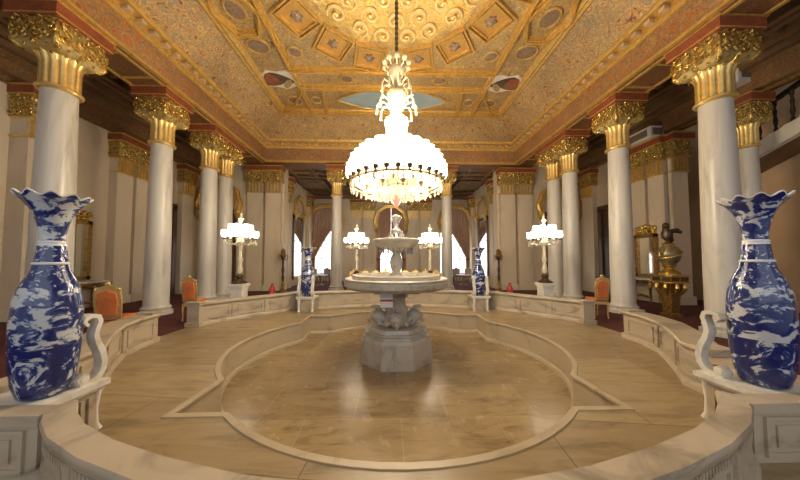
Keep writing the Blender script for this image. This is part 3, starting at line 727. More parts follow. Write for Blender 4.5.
# corner piers of the central hall
for s, nm in ((-1, 'left'), (1, 'right')):
    pilaster('broad double pilaster with gilt capitals at the far %s corner of the hall' % nm, (s*6.75, 13.5), 0.92, 'y-', 2, 6.55, 0.25, 'corner_pilaster')
    ax = 'x+' if s < 0 else 'x-'
    pilaster('gilt-capped pilaster on the %s aisle wall, nearest the camera' % nm, (s*WX, 7.1 if s < 0 else 6.75), 0.62, ax, 1, 6.3, 0.5) if s < 0 else None
    pilaster('double pilaster with carved gilt capital on the %s aisle wall%s' % (nm, '' if s < 0 else ', under an air vent'), (s*WX, 9.85 if s < 0 else 9.5), 0.66, ax, 2, 6.2, 0.3)
    if s > 0: pilaster('pale pilaster with gilt capital facing the camera, right aisle, beside the globe clock', (10.4, 8.8), 0.7, 'y-', 1, 6.2, 0.12)
    pilaster('narrow gilt-capped pilaster at the far end of the %s aisle wall' % nm, (s*WX, 12.5), 0.8, ax, 1, 6.2, 0.25)
    ax2 = 'x+' if s < 0 else 'x-'
    pilaster('slim gilt-capped pilaster on the %s passage wall, nearer the hall' % nm, (s*6.1, 14.5), 0.5, ax2, 1, 6.3, 0.22)
    pilaster('slim gilt-capped pilaster on the %s passage wall, by the curtained window' % nm, (s*6.1, 18.3), 0.5, ax2, 1, 6.3, 0.22)
    pilaster('double gilt-capped pilaster on the far wall, %s of the middle window' % nm, (s*2.15, YB), 0.9, 'y-', 2, 6.2, 0.2, 'pilaster', 0.6, 0.55, m_wall)

# arches and doors ---------------------------------------------------------------
def arch_frame(label, c, r, zs, axis='y-', name='arch_frame', tube=0.13):
    t = thing(name, label, 'arch', (c[0], c[1], 0))
    pts = []
    for i in range(29):
        a = R(-22+224*i/28); rr = r*(1.0+0.03*math.cos(10*a)); u, z = rr*math.cos(a), zs+rr*math.sin(a)
        pts.append((u, -0.14, z) if axis == 'y-' else ((0.14 if axis == 'x+' else -0.14), u, z))
    MB().tube(pts, tube, 8).build('arch_band', m_goldrib, t)
    inner = [(x*0.88, y*1.25, zs+(z-zs)*0.88) for x, y, z in pts] if axis == 'y-' else [(x*1.25, y*0.88, zs+(z-zs)*0.88) for x, y, z in pts]
    MB().tube(inner, tube*0.45, 6).build('arch_bead', m_gold, t)
    for e in (0, -1):
        p = pts[e]
        MB().lathe([(0.03, -0.42), (0.09, -0.36), (0.13, -0.2), (0.19, -0.1), (0.17, 0.05), (0.1, 0.12)], 12, p).build('arch_pendant', m_gold, t)
    return t
for s, nm in ((-1, 'left'), (1, 'right')):
    arch_frame('gilt scalloped arch over the doorway closing the %s aisle' % nm, (s*9.1, 13.4), 1.1, 4.55)
    d = MB()
    for u in (-0.78, 0.78): d.box((s*9.1+u, 13.36, 2.0), (0.22, 0.12, 4.0))
    d.box((s*9.1, 13.36, 4.1), (1.78, 0.12, 0.24)); 
    o = struct('door_%d' % (1 if s < 0 else 2), d, m_door)
    p = MB().box((s*9.1, 13.385, 2.0), (1.34, 0.06, 3.98))
    for z, h in ((0.9, 1.2), (2.7, 1.8)): p.box((s*9.1-0.33, 13.35, z), (0.42, 0.02, h))
    t = p.build('door_leaf', m_cream, o); t['kind'] = 'structure'
    t = MB().box((s*9.1+0.36*-s, 13.345, 1.5), (0.34, 0.02, 2.2)).build('door_glass', m_window, o); t['kind'] = 'structure'
    # dark side doors on the aisle wall
    d = MB(); xw = s*(WX-0.06)
    for y in (10.75, 11.95): d.box((xw, y, 2.05), (0.12, 0.2, 4.1))
    d.box((xw, 11.35, 4.12), (0.12, 1.4, 0.22)); o = struct('door_%d' % (3 if s < 0 else 4), d, m_door)
    t = MB().box((s*(WX-0.02), 11.35, 2.0), (0.04, 1.0, 4.0)).build('door_leaf', m_door, o); t['kind'] = 'structure'
    # passage side windows, arched, narrow and bright
    o = struct('window_%d' % (4 if s < 0 else 5), MB().box((s*6.085, 16.4, 1.35), (0.03, 1.2, 1.5)), m_window)
    t = MB().box((s*6.09, 16.4, 3.2), (0.03, 1.5, 2.1)).build('upper_glass', m_mirror, o); t['kind'] = 'structure'
    f = MB()
    for y in (15.6, 17.2): f.box((s*6.06, y, 2.4), (0.08, 0.16, 4.0))
    f.box((s*6.06, 16.4, 4.3), (0.08, 1.76, 0.2)); t = f.build('window_frame', m_door, o); t['kind'] = 'structure'
    arch_frame('dark gilt arch on the %s passage wall above the narrow side window' % nm, (s*6.1, 16.4), 0.8, 4.9, 'x+' if s < 0 else 'x-', tube=0.1)
for c, lab in ((-4.95, 'gilt arch round the far left curtained window'), (0, 'gilt arch round the middle window behind the fountain'), (4.95, 'gilt arch round the far right curtained window')):
    arch_frame(lab, (c, YB), 1.25, ZS)

def curtain(label, c, side, ztop=4.15):
    """drape gathered to one side: full at the top, swept back towards the jamb lower down"""
    t = thing('curtain', label, 'curtain', (c, YB+0.13, 0))
    mb = MB(); vs, fs = [], []; nu, nz = 40, 30
    for i in range(nz+1):
        z = 0.35+(5.69-0.35)*i/nz; tt = i/nz
        q_ = (ztop-z)/(ztop-1.65); inner = 0.0 if q_ < 0 else AW*0.78*q_**0.8 if q_ < 1 else AW*0.70
        if c == 0: inner = max(inner, 0.012)
        if side*c < 0: inner = inner-0.0 if q_ > 0 else -AW*0.98
        elif c: inner = -AW*0.98 if q_ < 0 else min(AW*0.75, AW*(-0.55+1.35*q_**0.8))
        edge = AW if z < ZS else math.sqrt(max(0.01, AW*AW-(z-ZS)**2))
        inner = min(inner, edge-0.02)
        for j in range(nu+1):
            u = inner+(edge-inner)*j/nu
            vs.append((side*u, 0.05*math.sin(j*1.55), z))
    for i in range(nz):
        for j in range(nu): a = i*(nu+1)+j; fs.append((a, a+1, a+nu+2, a+nu+1))
    mb.add(vs, fs); o = mb.build('drape', m_curtain, t, 80)
    sm = o.modifiers.new('solid', 'SOLIDIFY'); sm.thickness = 0.02
    MB().tube([(side*AW*0.68, -0.10, 1.66), (side*AW*0.86, -0.13, 1.62), (side*AW*1.02, -0.06, 1.66)], 0.045, 6).build('tie_back', m_oldgold, t)
    return t
curtain('striped brown curtain swept to the left, far left window', -4.95, -1)
curtain('striped brown curtain, left half of the pair behind the fountain', 0, -1, 3.5)
curtain('striped brown curtain, right half of the pair behind the fountain', 0, 1, 3.5)
curtain('striped brown curtain swept to the right, far right window', 4.95, 1)

# ------------------------------------------------------------------ right-hand stair gallery
sg = thing('staircase', 'pale stair flight with dark turned balustrade, upper right behind the big column', 'stairs', (0, 0, 0))
def stair_pt(y, dz): return (11.15, y, 4.75+(8.2-y)*0.42+dz)
def slab(mb, y0_, y1_, z0a, z1a, xa, xb):
    vs = []
    for x in (xa, xb):
        for y in (y0_, y1_):
            b = 4.75+(8.2-y)*0.42
            vs += [(x, y, b+z0a), (x, y, b+z1a)]
    mb.add(vs, [(0, 1, 3, 2), (4, 6, 7, 5), (0, 4, 5, 1), (2, 3, 7, 6), (0, 2, 6, 4), (1, 5, 7, 3)])
m_ = MB(); slab(m_, 3.0, 8.6, -0.42, 0.0, 11.05, 11.25); m_.build('stringer', m_cream, sg)
m_ = MB(); slab(m_, 3.0, 8.6, -0.38, -0.2, 11.26, 12.28); m_.build('stair_soffit', m_wood2, sg)
m_ = MB()
for i in range(18): m_.box((11.78, 8.45-i*0.3, 4.66+i*0.126), (1.02, 0.3, 0.2))
m_.build('treads', m_cream, sg)
m_ = MB(); slab(m_, 3.0, 8.6, 0.92, 1.02, 11.08, 11.22); m_.build('handrail', m_bronze, sg)
for i in range(17):
    y = 8.45-i*0.32; b = 4.75+(8.2-y)*0.42
    MB().lathe([(0.045, 0.0), (0.045, 0.12), (0.025, 0.16), (0.05, 0.34), (0.028, 0.5), (0.045, 0.62), (0.025, 0.72), (0.045, 0.82), (0.045, 0.94)], 8, (11.15, y, b)).build('baluster', m_bronze, sg)
sc2 = MB().box((11.3, 5.5, 8.6), (2.4, 9, 0.15)); struct('ceiling_stair', sc2, m_wood2)
# free column in the line of the right wall, before the stair
wc = dup(base1, 'smaller marble column with gilt capital beside the staircase, right side', (10.25, 6.85, 0), 0, None, (0.72, 0.72, 0.955))
bmr = MB(); bmr.box((10.3, 3.0, 6.75), (0.6, 11.6, 0.8)); o = struct('wall_right_beam', bmr, m_cornice)
def vent(label, loc, s, rz):
    t = thing('air_vent_box', label, 'vent', loc, rz)
    MB().box((0, 0, s[2]/2), s).build('case', m_boxw, t)
    g = MB().box((0, -s[1]/2-0.005, s[2]/2), (s[0]*0.72, 0.02, s[2]*0.62)).build('grille', m_grille, t)
    g2 = MB().box((-s[0]/2-0.005, 0, s[2]/2), (0.02, s[1]*0.72, s[2]*0.62)).build('grille', m_grille, t)
vent('cream air vent box with grilles on top of the double pilaster, right aisle', (9.85, 9.35, 6.2), (0.5, 0.95, 0.42), 0)
vent('cream air vent box with grille above the small column by the stairs', (9.95, 6.85, 6.62), (0.6, 0.6, 0.62), 0)

# ------------------------------------------------------------------ fountain
F = thing('fountain', 'tall white marble fountain with two basins in the middle of the sunken floor', 'fountain', (0.0, 5.52, -0.5))
def octa(r0, z0, z1, r1=None, mb=None):
    mb = mb or MB(); k = 1/math.cos(PI/8); r1 = r1 or r0
    mb.lathe([(r0*k, z0), (r1*k, z1)], 8, (0, 0, 0), lambda i, a, r, z: (r, z)); return mb
def rot8(mb):
    a = PI/8; c_, s_ = math.cos(a), math.sin(a); mb.v = [(x*c_-y*s_, x*s_+y*c_, z) for x, y, z in mb.v]; return mb
pb_ = MB(); octa(0.735, 0.0, 0.46, 0.72, pb_); rot8(pb_).build('plinth', m_fount, F)
ps = MB(); octa(0.70, 0.46, 0.53, 0.68, ps); octa(0.64, 0.53, 0.60, 0.60, ps); octa(0.66, 0.60, 0.63, 0.66, ps); octa(0.58, 0.63, 0.70, 0.55, ps); rot8(ps).build('stepped_moulding', m_fount, F)
def dolphin(a):
    c_, s_ = math.cos(a), math.sin(a)
    P = lambda r, z, o=0.0: (r*c_-o*s_, r*s_+o*c_, z)
    mb = MB()
    mb.tube([P(0.56, 0.86), P(0.52, 0.88), P(0.46, 0.90), P(0.38, 0.88), P(0.28, 0.80), P(0.18, 0.80), P(0.10, 0.95), P(0.13, 1.15), P(0.10, 1.30)],
            [0.05, 0.09, 0.145, 0.16, 0.15, 0.13, 0.11, 0.09, 0.05], 12)
    d = mb.build('carved_dolphin', m_fount, F, 60)
    for o in (-0.11, 0.11): MB().ell(P(0.47, 0.97, o), (0.03, 0.03, 0.03), 8, 6).build('eye', m_fount, d)
    f = MB(); f.tube([P(0.34, 1.02), P(0.40, 1.08), P(0.50, 1.10), P(0.58, 1.07)], [0.02, 0.045, 0.035, 0.01], 8); f.build('crest', m_fount, d); f = MB()
    f.tube([P(0.55, 0.80), P(0.60, 0.79), P(0.62, 0.82)], [0.05, 0.04, 0.02], 8); f.build('snout', m_fount, d)
    for o in (-0.14, 0.14): MB().tube([P(0.36, 0.82, o), P(0.34, 0.76, o*1.5), P(0.24, 0.74, o*1.6)], [0.05, 0.04, 0.01], 8).build('fin', m_fount, d)
for a in (0, 90, 180, 270): dolphin(R(a))
sh = MB(); sh.lathe([(0.30, 0.70), (0.34, 0.76), (0.26, 0.84), (0.22, 0.95), (0.25, 1.05), (0.20, 1.15), (0.22, 1.25), (0.26, 1.30), (0.22, 1.36), (0.30, 1.42)], 40, (0, 0, 0), lambda i, a, r, z: (r*(1+0.10*math.sin(4*a+i*0.9)), z)); sh.build('carved_stem', m_fount, F, 60)
MB().box((0, 0, 1.435), (0.92, 0.92, 0.05)).build('stem_slab', m_bronze, F)
MB().lathe([(0.20, 1.46), (0.85, 1.47), (1.05, 1.50), (1.12, 1.56), (1.12, 1.64), (1.09, 1.66), (1.11, 1.70), (1.08, 1.72), (1.0, 1.70), (0.93, 1.66), (0.2, 1.62)], 56).build('lower_basin', m_fount, F)
MB().lathe([(0.94, 1.60), (0.96, 1.78), (0.92, 1.79), (0.88, 1.62)], 48, caps=False).build('inner_ring', m_fount, F)
MB().lathe([(0.30, 1.60), (0.30, 1.72), (0.16, 1.76), (0.09, 1.84), (0.125, 1.94), (0.145, 2.06), (0.11, 2.18), (0.075, 2.26), (0.14, 2.30), (0.18, 2.33)], 28).build('baluster', m_fount, F)
MB().lathe([(0.14, 2.32), (0.30, 2.34), (0.42, 2.40), (0.49, 2.47), (0.52, 2.50), (0.53, 2.54), (0.50, 2.55), (0.42, 2.50), (0.2, 2.44)], 44).build('upper_basin', m_fount, F)
for k in range(18):
    a = 2*PI*k/18
    MB().lathe([(0.0, 0.0), (0.022, 0.05), (0.012, 0.10), (0.02, 0.12), (0.0, 0.16)], 6, (0.36*math.cos(a), 0.36*math.sin(a), 2.22), caps=False).build('crystal_drop', m_silver, F)
jt = thing('crystal_jet', 'silvery crystal spray ornament standing on the upper basin of the fountain', 'ornament', (0.0, 5.52, 1.945))
MB().lathe([(0.14, 0.0), (0.15, 0.04), (0.06, 0.08), (0.05, 0.16), (0.12, 0.22), (0.14, 0.30), (0.06, 0.36), (0.05, 0.46), (0.09, 0.54), (0.12, 0.60), (0.10, 0.63), (0.03, 0.66), (0.0, 0.68)], 16).build('stem', m_silver, jt)
for k in range(8):
    a = 2*PI*k/8; c_, s_ = math.cos(a), math.sin(a)
    MB().tube([(0.08*c_, 0.08*s_, 0.10), (0.18*c_, 0.18*s_, 0.22), (0.20*c_, 0.20*s_, 0.14), (0.21*c_, 0.21*s_, 0.05)], [0.02, 0.02, 0.018, 0.03], 6).build('crystal_arm', m_silver, jt)
nt_ = thing('notice_board', 'small white notice with a red stripe fixed to the fountain stem', 'sign', (-0.21, 5.02, 0.66))
MB().box((0, 0, 0.15), (0.25, 0.03, 0.30)).build('board', m_paper, nt_)
MB().box((0, -0.018, 0.24), (0.25, 0.006, 0.11)).build('blue_band', m_paperb, nt_)
MB().box((0, -0.018, 0.135), (0.25, 0.006, 0.04)).build('red_band', m_paperr, nt_)
MB().tube([(0.0, 0.02, 0.15), (0.08, 0.2, 0.15), (0.16, 0.42, 0.12)], 0.012, 6).build('bracket', m_bronze, nt_)

# ------------------------------------------------------------------ corner seats and vases
def corner_seat(label, loc, rz):
    t = thing('marble_bench', label, 'bench', loc, rz, 'marble corner benches under the vases')
    # local: front of the seat is +y
    s = MB(); s.box((0, -0.02, 0.445), (0.60, 0.46, 0.05)); s.box((0, -0.02, 0.405), (0.54, 0.42, 0.04)); s.build('seat_slab', m_white, t)
    b = MB(); b.box((0, -0.03, 0.195), (0.48, 0.36, 0.38))
    for k in range(8): b.box((-0.21+0.06*k, 0.155, 0.20), (0.03, 0.03, 0.28))
    for k in range(5):
        for sx in (-1, 1): b.box((sx*0.245, -0.15+0.06*k, 0.20), (0.03, 0.03, 0.28))
    b.build('fluted_base', m_parapet, t)
    for sx in (-1, 1):
        x = sx*0.205
        a = MB()
        path = [(0.06, 1.00), (0.03, 1.035), (0.045, 1.07), (0.09, 1.085), (0.14, 1.07), (0.155, 1.02), (0.135, 0.96), (0.125, 0.90), (0.145, 0.82), (0.185, 0.73), (0.205, 0.64), (0.195, 0.56), (0.155, 0.50), (0.09, 0.475), (0.03, 0.485), (0.01, 0.53), (0.04, 0.565), (0.075, 0.55), (0.07, 0.52)]
        wd = [0.02, 0.028, 0.034, 0.036, 0.036, 0.036, 0.036, 0.038, 0.042, 0.046, 0.048, 0.048, 0.045, 0.04, 0.034, 0.03, 0.028, 0.024, 0.018]
        vs, fs = [], []
        for i, (y, z) in enumerate(path):
            p0 = Vector(path[max(0, i-1)]); p1 = Vector(path[min(len(path)-1, i+1)]); tn = (p1-p0).normalized(); nn = Vector((-tn.y, tn.x))*wd[i]*0.55
            for q, h in ((nn, -0.04), (nn*1.15, 0.0), (nn, 0.04), (-nn, 0.04), (-nn*1.15, 0.0), (-nn, -0.04)): vs.append((x+h, y+q.x, z+q.y))
        for i in range(len(path)-1):
            for j in range(6): fs.append((i*6+j, i*6+(j+1) % 6, i*6+6+(j+1) % 6, i*6+6+j))
        fs += [tuple(range(5, -1, -1)), tuple((len(path)-1)*6+j for j in range(6))]
        a.add(vs, fs); ao = a.build('scroll_arm', m_white, t, 50)
        MB().lathe([(0.0, -0.055), (0.03, -0.05), (0.03, 0.05), (0.0, 0.055)], 12, (0, 0, 0), caps=False).build('volute', m_white, ao)
        vo = ao.children[0]; vo.rotation_euler = (0, R(90), 0); vo.location = (x, 0.045, 0.525)
        l = MB(); l.tube([(x, 0.15, 0.45), (x, 0.165, 0.36), (x, 0.16, 0.2), (x, 0.165, 0.06), (x, 0.18, 0.0)], [0.042, 0.042, 0.03, 0.034, 0.048], 8); l.build('leg', m_white, t)
    return t
corner_seat('marble bench with scroll arms under the big vase at near left', (-3.15, 2.335, -0.004), 0)
corner_seat('marble bench with scroll arms under the big vase at near right', (3.28, 2.335, -0.004), 0)
corner_seat('marble bench with scroll arms under the far left vase', (-2.72, 7.98, 0), R(180))
corner_seat('marble bench with scroll arms under the far right vase', (2.72, 7.98, 0), R(180))
VP = [(0.130, 0.0), (0.152, 0.02), (0.180, 0.12), (0.196, 0.26), (0.204, 0.40), (0.207, 0.55), (0.205, 0.68), (0.195, 0.78), (0.172, 0.88), (0.145, 0.945), (0.118, 1.0), (0.106, 1.06), (0.100, 1.075), (0.094, 1.14), (0.086, 1.215), (0.080, 1.235), (0.076, 1.255), (0.080, 1.32), (0.092, 1.39), (0.112, 1.46), (0.142, 1.525), (0.185, 1.585), (0.220, 1.62), (0.226, 1.63), (0.215, 1.635), (0.17, 1.60), (0.11, 1.5), (0.07, 1.40)]
VM = [3, 3, 3, 3, 0, 0, 0, 0, 1, 1, 1, 2, 1, 1, 2, 2, 0, 0, 0, 0, 0, 0, 2, 2, 2, 0, 0]
def wavy(i, a, r, z):
    if 20 <= i <= 25: k = (1 if i >= 22 else 0.4); return (r*(1+0.05*k*math.cos(11*a)), z+0.018*k*math.cos(11*a))
    return (r, z)
def subdiv(prof, mats):
    p, m = [], []
    for i in range(len(prof)-1): p.append(prof[i]); m.append(mats[i])
    p.append(prof[-1]); return p, m
def vase(label, loc, rz, sc):
    t = thing('porcelain_vase', label, 'vase', loc, rz, 'blue and white floor vases', sc)
    MB().lathe(VP, 66, (0, 0, 0), wavy, True, VM).build('vase_body', [m_porc, m_porcd, m_porcw, m_porcl], t, 60)
    for z, r in ((1.068, 0.102), (1.245, 0.077)):
        MB().lathe([(r, z-0.012), (r+0.008, z-0.006), (r+0.008, z+0.006), (r, z+0.012)], 48, caps=False).build('raised_band', m_porcw, t)
    return t
vase('tall blue and white vase with frilled lip, near left, in the foreground', (-3.07, 2.24, 0.47), 0.4, (0.93, 0.93, 1.03))
vase('tall blue and white vase with frilled lip, near right, in the foreground', (3.27, 2.24, 0.47), 2.2, (0.93, 0.93, 1.05))
vase('blue and white vase with frilled lip, far left, beyond the fountain', (-2.72, 8.0, 0.47), 1.0, (1.0, 1.0, 0.93))
vase('blue and white vase with frilled lip, far right, beyond the fountain', (2.72, 8.0, 0.47), 3.0, (1.0, 1.0, 0.93))

# ------------------------------------------------------------------ great chandelier
CHY = 5.3
ch = thing('crystal_chandelier', 'huge lit crystal chandelier with tiers of glass shades over the fountain', 'chandelier', (0, CHY, 0))
MB().tube([(0, 0, 5.9), (0, 0, 8.35)], 0.028, 8).build('suspension_rod', m_cup, ch)
ck = MB()
for i in range(20): ck.ell((0, 0, 6.0+i*0.115), (0.045, 0.045, 0.05), 8, 6)
ck.build('rod_sleeve', m_cup, ch)
MB().lathe([(0.05, 4.0), (0.20, 3.9), (0.20, 4.35), (0.24, 4.5), (0.255, 4.62), (0.20, 4.66), (0.10, 4.7), (0.07, 4.95), (0.12, 5.02), (0.20, 5.1), (0.215, 5.2), (0.16, 5.24), (0.06, 5.28), (0.05, 5.5), (0.13, 5.58), (0.18, 5.68), (0.17, 5.78), (0.06, 5.84), (0.05, 5.98)], 24, (0, 0, 0), lambda i, a, r, z: (r*(1+0.06*math.cos(12*a)), z), caps=False).build('crystal_stem', m_crystalg, ch, 60)
def shade_mb(s=1.0): return MB().lathe([(0.035*s, 0.0), (0.085*s, 0.05*s), (0.10*s, 0.12*s), (0.085*s, 0.19*s), (0.095*s, 0.25*s)], 10, caps=True)
def cup_mb(s=1.0): return MB().lathe([(0.012*s, -0.13*s), (0.035*s, -0.11*s), (0.02*s, -0.07*s), (0.05*s, -0.03*s), (0.055*s, 0.0)], 8)
shade0 = shade_mb().build('glass_shade', m_shade, ch); cup0 = cup_mb().build('candle_cup', m_cup, shade0)
first = True
for Rr, z, n_ in ((0.98, 3.30, 30), (0.90, 3.49, 26), (0.75, 3.66, 20), (0.55, 3.78, 13), (0.70, 3.12, 11)):
    for k in range(n_):
        a = 2*PI*(k+0.5)/n_
        if first: o = shade0; first = False
        else:
            o = shade0.copy(); col.objects.link(o); o.parent = ch
            if z < 3.7: c2 = cup0.copy(); col.objects.link(c2); c2.parent = o
        o.location = (Rr*math.cos(a), Rr*math.sin(a), z)
def ringt(r, z, t, n=48): return [(r*math.cos(2*PI*i/n), r*math.sin(2*PI*i/n), z) for i in range(n)]
hp = MB(); hp.tube(ringt(0.98, 3.19, 0), 0.022, 6, True); hp.tube(ringt(0.70, 3.03, 0), 0.02, 6, True); hp.tube(ringt(0.46, 3.10, 0), 0.018, 6, True); hp.build('gilt_hoop', m_gold, ch)
bl = MB().lathe([(0.10, 3.5), (0.30, 3.42), (0.50, 3.30), (0.40, 3.26), (0.26, 3.12), (0.10, 3.02), (0.05, 2.98)], 32, (0, 0, 0), lambda i, a, r, z: (r*(1+0.05*math.cos(16*a)), z)); bl.build('crystal_bowl', m_crystalw, ch, 60)
for k in range(15):
    a = 2*PI*(k+0.25)/15; c_, s_ = math.cos(a), math.sin(a)
    MB().tube([(r*c_, r*s_, z) for r, z in ((0.2, 3.36), (0.42, 3.12), (0.68, 3.04), (0.86, 3.10), (0.97, 3.18))], 0.02, 6).build('arm', m_crystal, ch)
dr0 = MB().lathe([(0.0, 0.0), (0.026, 0.05), (0.032, 0.08), (0.012, 0.13), (0.02, 0.15), (0.006, 0.18), (0.006, 0.30)], 6, caps=False).build('crystal_drop', m_crystal, ch)
fd = True
for Rr, z, n_ in ((0.96, 3.02, 34), (0.70, 2.96, 24), (0.46, 2.92, 16), (0.26, 2.86, 10)):
    for k in range(n_):
        a = 2*PI*k/n_
        if fd: o = dr0; fd = False
        else: o = dr0.copy(); col.objects.link(o); o.parent = ch
        o.location = (Rr*math.cos(a), Rr*math.sin(a), z)
dh = MB(); dh.tube(ringt(0.94, 3.26, 0), 0.016, 6, True); dh.build('drop_hoop', m_crystal, ch)
MB().lathe([(0.0, 2.70), (0.03, 2.74), (0.07, 2.80), (0.10, 2.86), (0.06, 2.91), (0.04, 2.95), (0.06, 3.0)], 16, caps=False).build('finial', M_plain('ruby_glass', (0.45, 0.16, 0.12), 0.15), ch)
# upper tiers of curled arms with hanging drops, top crown of small globes
for z, rr, n_ in ((5.02, 0.42, 10), (5.45, 0.33, 9)):
    for k in range(n_):
        a = 2*PI*k/n_; c_, s_ = math.cos(a), math.sin(a)
        MB().tube([(r*c_, r*s_, zz) for r, zz in ((0.07, z-0.2), (rr*0.55, z-0.02), (rr*0.85, z+0.02), (rr, z-0.08), (rr*1.02, z-0.26))], [0.018, 0.018, 0.02, 0.022, 0.03], 6).build('curled_arm', m_crystalg, ch)
for k in range(10):
    a = 2*PI*(k+0.5)/10
    MB().tube([(0.12*math.cos(a), 0.12*math.sin(a), 5.72), (0.26*math.cos(a), 0.26*math.sin(a), 5.80)], 0.012, 5).ell((0.27*math.cos(a), 0.27*math.sin(a), 5.86), (0.06, 0.06, 0.06), 10, 8).build('globe_lamp', m_crystalg, ch)
MB().lathe([(0.22, 4.05), (0.23, 4.2), (0.22, 4.45)], 16, caps=False).build('lit_cylinder', m_shade, ch)
for k in range(6):
    a = 2*PI*k/6
    point('chandelier_light', (0.62*math.cos(a), 0.62*math.sin(a), 4.45), 125, WARM, 0.12, ch)
for k in range(4):
    a = PI/4+k*PI/2; point('chandelier_light', (0.8*math.cos(a), 0.8*math.sin(a), 2.72), 55, WARM, 0.12, ch)

# ------------------------------------------------------------------ candelabra on plinths
def plinth(label, x, y):
    t = thing('marble_plinth', label, 'plinth', (x, y, 0), 0, 'plinths of the candelabra')
    m1 = MB(); m1.box((0, 0, 0.08), (0.44, 0.44, 0.16)); m1.box((0, 0, 0.46), (0.32, 0.32, 0.62)); m1.build('block', m_white, t)
    m2 = MB(); m2.box((0, 0, 0.80), (0.37, 0.37, 0.06)); m2.box((0, 0, 0.865), (0.42, 0.42, 0.07)); m2.build('cap', m_white, t)
def candelabrum(label, x, y):
    t = thing('candelabrum', label, 'candelabrum', (x, y, 0.9), 0, 'tall crystal candelabra')
    MB().lathe([(0.20, 0.0), (0.21, 0.04), (0.12, 0.08), (0.08, 0.14), (0.11, 0.22), (0.05, 0.28)], 20).build('foot', m_bronze, t)
    MB().lathe([(0.05, 0.28), (0.09, 0.36), (0.06, 0.50), (0.045, 0.62), (0.08, 0.72), (0.05, 0.80), (0.045, 1.10), (0.07, 1.18), (0.12, 1.24), (0.08, 1.32), (0.05, 1.5), (0.07, 1.7), (0.03, 1.8), (0.05, 1.9), (0.08, 1.94), (0.03, 2.0), (0.04, 2.06), (0.0, 2.16)], 16, caps=False).build('crystal_stem', m_crystalw, t, 60)
    s0 = shade_mb(0.8)
    k0 = 0
    for Rr, z, n_ in ((0.42, 1.36, 12), (0.26, 1.56, 7)):
        for k in range(n_):
            a = 2*PI*(k+0.5)/n_; c_, s_ = math.cos(a), math.sin(a)
            MB().tube([(0.05*c_, 0.05*s_, z-0.12), (Rr*0.5*c_, Rr*0.5*s_, z-0.20), (Rr*0.9*c_, Rr*0.9*s_, z-0.14), (Rr*c_, Rr*s_, z-0.04)], 0.014, 5).build('arm', m_crystal, t)
            sh_ = MB(); sh_.add([(vx+Rr*c_, vy+Rr*s_, vz+z) for vx, vy, vz in s0.v], s0.f); so_ = sh_.build('glass_shade', m_shade, t)
            MB().lathe([(0.03, -0.05), (0.05, -0.02), (0.05, 0.0)], 8, (Rr*c_, Rr*s_, z)).build('candle_cup', m_cup, so_)
    for k in range(16):
        a = 2*PI*k/16
        MB().lathe([(0.0, 0.0), (0.02, 0.04), (0.008, 0.10), (0.008, 0.16)], 6, (0.43*math.cos(a), 0.43*math.sin(a), 1.12), caps=False).build('crystal_drop', m_crystal, t)
    point('candelabrum_light', (0, 0, 1.78), 55, WARM, 0.1, t)
    return t
cd1 = None
for lab, x, y in (('left of the fountain by the paired columns', -4.62, 7.62), ('right of the fountain by the paired columns', 4.66, 7.62), ('behind the fountain on its left side', -1.44, 9.9), ('behind the fountain on its right side', 1.47, 9.9)):
    plinth('square white marble plinth under the candelabrum '+lab, x, y)
    if cd1 is None: cd1 = candelabrum('lit crystal candelabrum '+lab, x, y)
    else:
        dup(cd1, 'lit crystal candelabrum '+lab, (x, y, 0.9))
        point('candelabrum_light', (x, y, 2.68), 90 if y > 9 else 55, WARM, 0.1)

# ------------------------------------------------------------------ gilded chairs
def gilt_chair(label, loc, rz, group):
    t = thing('gilded_chair', label, 'chair', loc, rz, group)
    # local: sitter faces -y... back at +y
    MB().box((0, 0, 0.42), (0.56, 0.54, 0.08)).build('seat_frame', m_gold, t)
    s = MB(); s.box((0, -0.01, 0.49), (0.50, 0.48, 0.08)); so_ = s.build('seat_cushion', m_upholstery, t); bv = so_.modifiers.new('bev', 'BEVEL'); bv.width = 0.03; bv.segments = 3
    f = MB()
    def F3(u, v, w_): return (u, 0.25+0.12*(v-0.45)+w_, v)
    out = [(-0.24, 0.50), (0.24, 0.50), (0.27, 0.85), (0.25, 1.02), (0.17, 1.10), (0.07, 1.13), (0.0, 1.18), (-0.07, 1.13), (-0.17, 1.10), (-0.25, 1.02), (-0.27, 0.85)]
    f.plate(out, F3, 0.05); f.build('back_frame', m_gold, t)
    p = MB(); inn = [(-0.17, 0.56), (0.17, 0.56), (0.195, 0.85), (0.17, 0.99), (0.0, 1.05), (-0.17, 0.99), (-0.195, 0.85)]
    p.plate(inn, lambda u, v, w_: F3(u, v, w_-0.025), 0.10); p.build('back_pad', m_upholstery, t)
    c = MB(); c.ell(F3(0, 1.16, 0.02), (0.07, 0.035, 0.05), 10, 6)
    c.build('crest', m_goldc, t)
    for sx in (-1, 1): MB().ell(F3(sx*0.23, 1.05, 0.02), (0.035, 0.03, 0.05), 8, 6).build('finial', m_goldc, t)
    for sx in (-1, 1):
        for y in (-0.24, 0.24):
            MB().tube([(sx*0.25, y, 0.40), (sx*0.262, y*1.05, 0.30), (sx*0.245, y, 0.12), (sx*0.255, y*1.08, 0.0)], [0.03, 0.035, 0.02, 0.026], 8).build('leg', m_gold, t)
    return t
gc = gilt_chair('gilded chair with orange upholstery beside the console table, left aisle', (-5.42, 5.05, 0), R(200), 'gilded chairs round the pool')
dup(gc, 'gilded chair with orange upholstery between the left columns, beyond the passage', (-5.42, 7.0, 0), R(190), None, (0.66, 0.9, 1.0))
dup(gc, 'gilded chair with orange upholstery between the right columns, beyond the passage', (5.72, 7.0, 0), R(-190), None, (0.66, 0.9, 1.0))
gc.scale = (0.72, 0.9, 1.0)
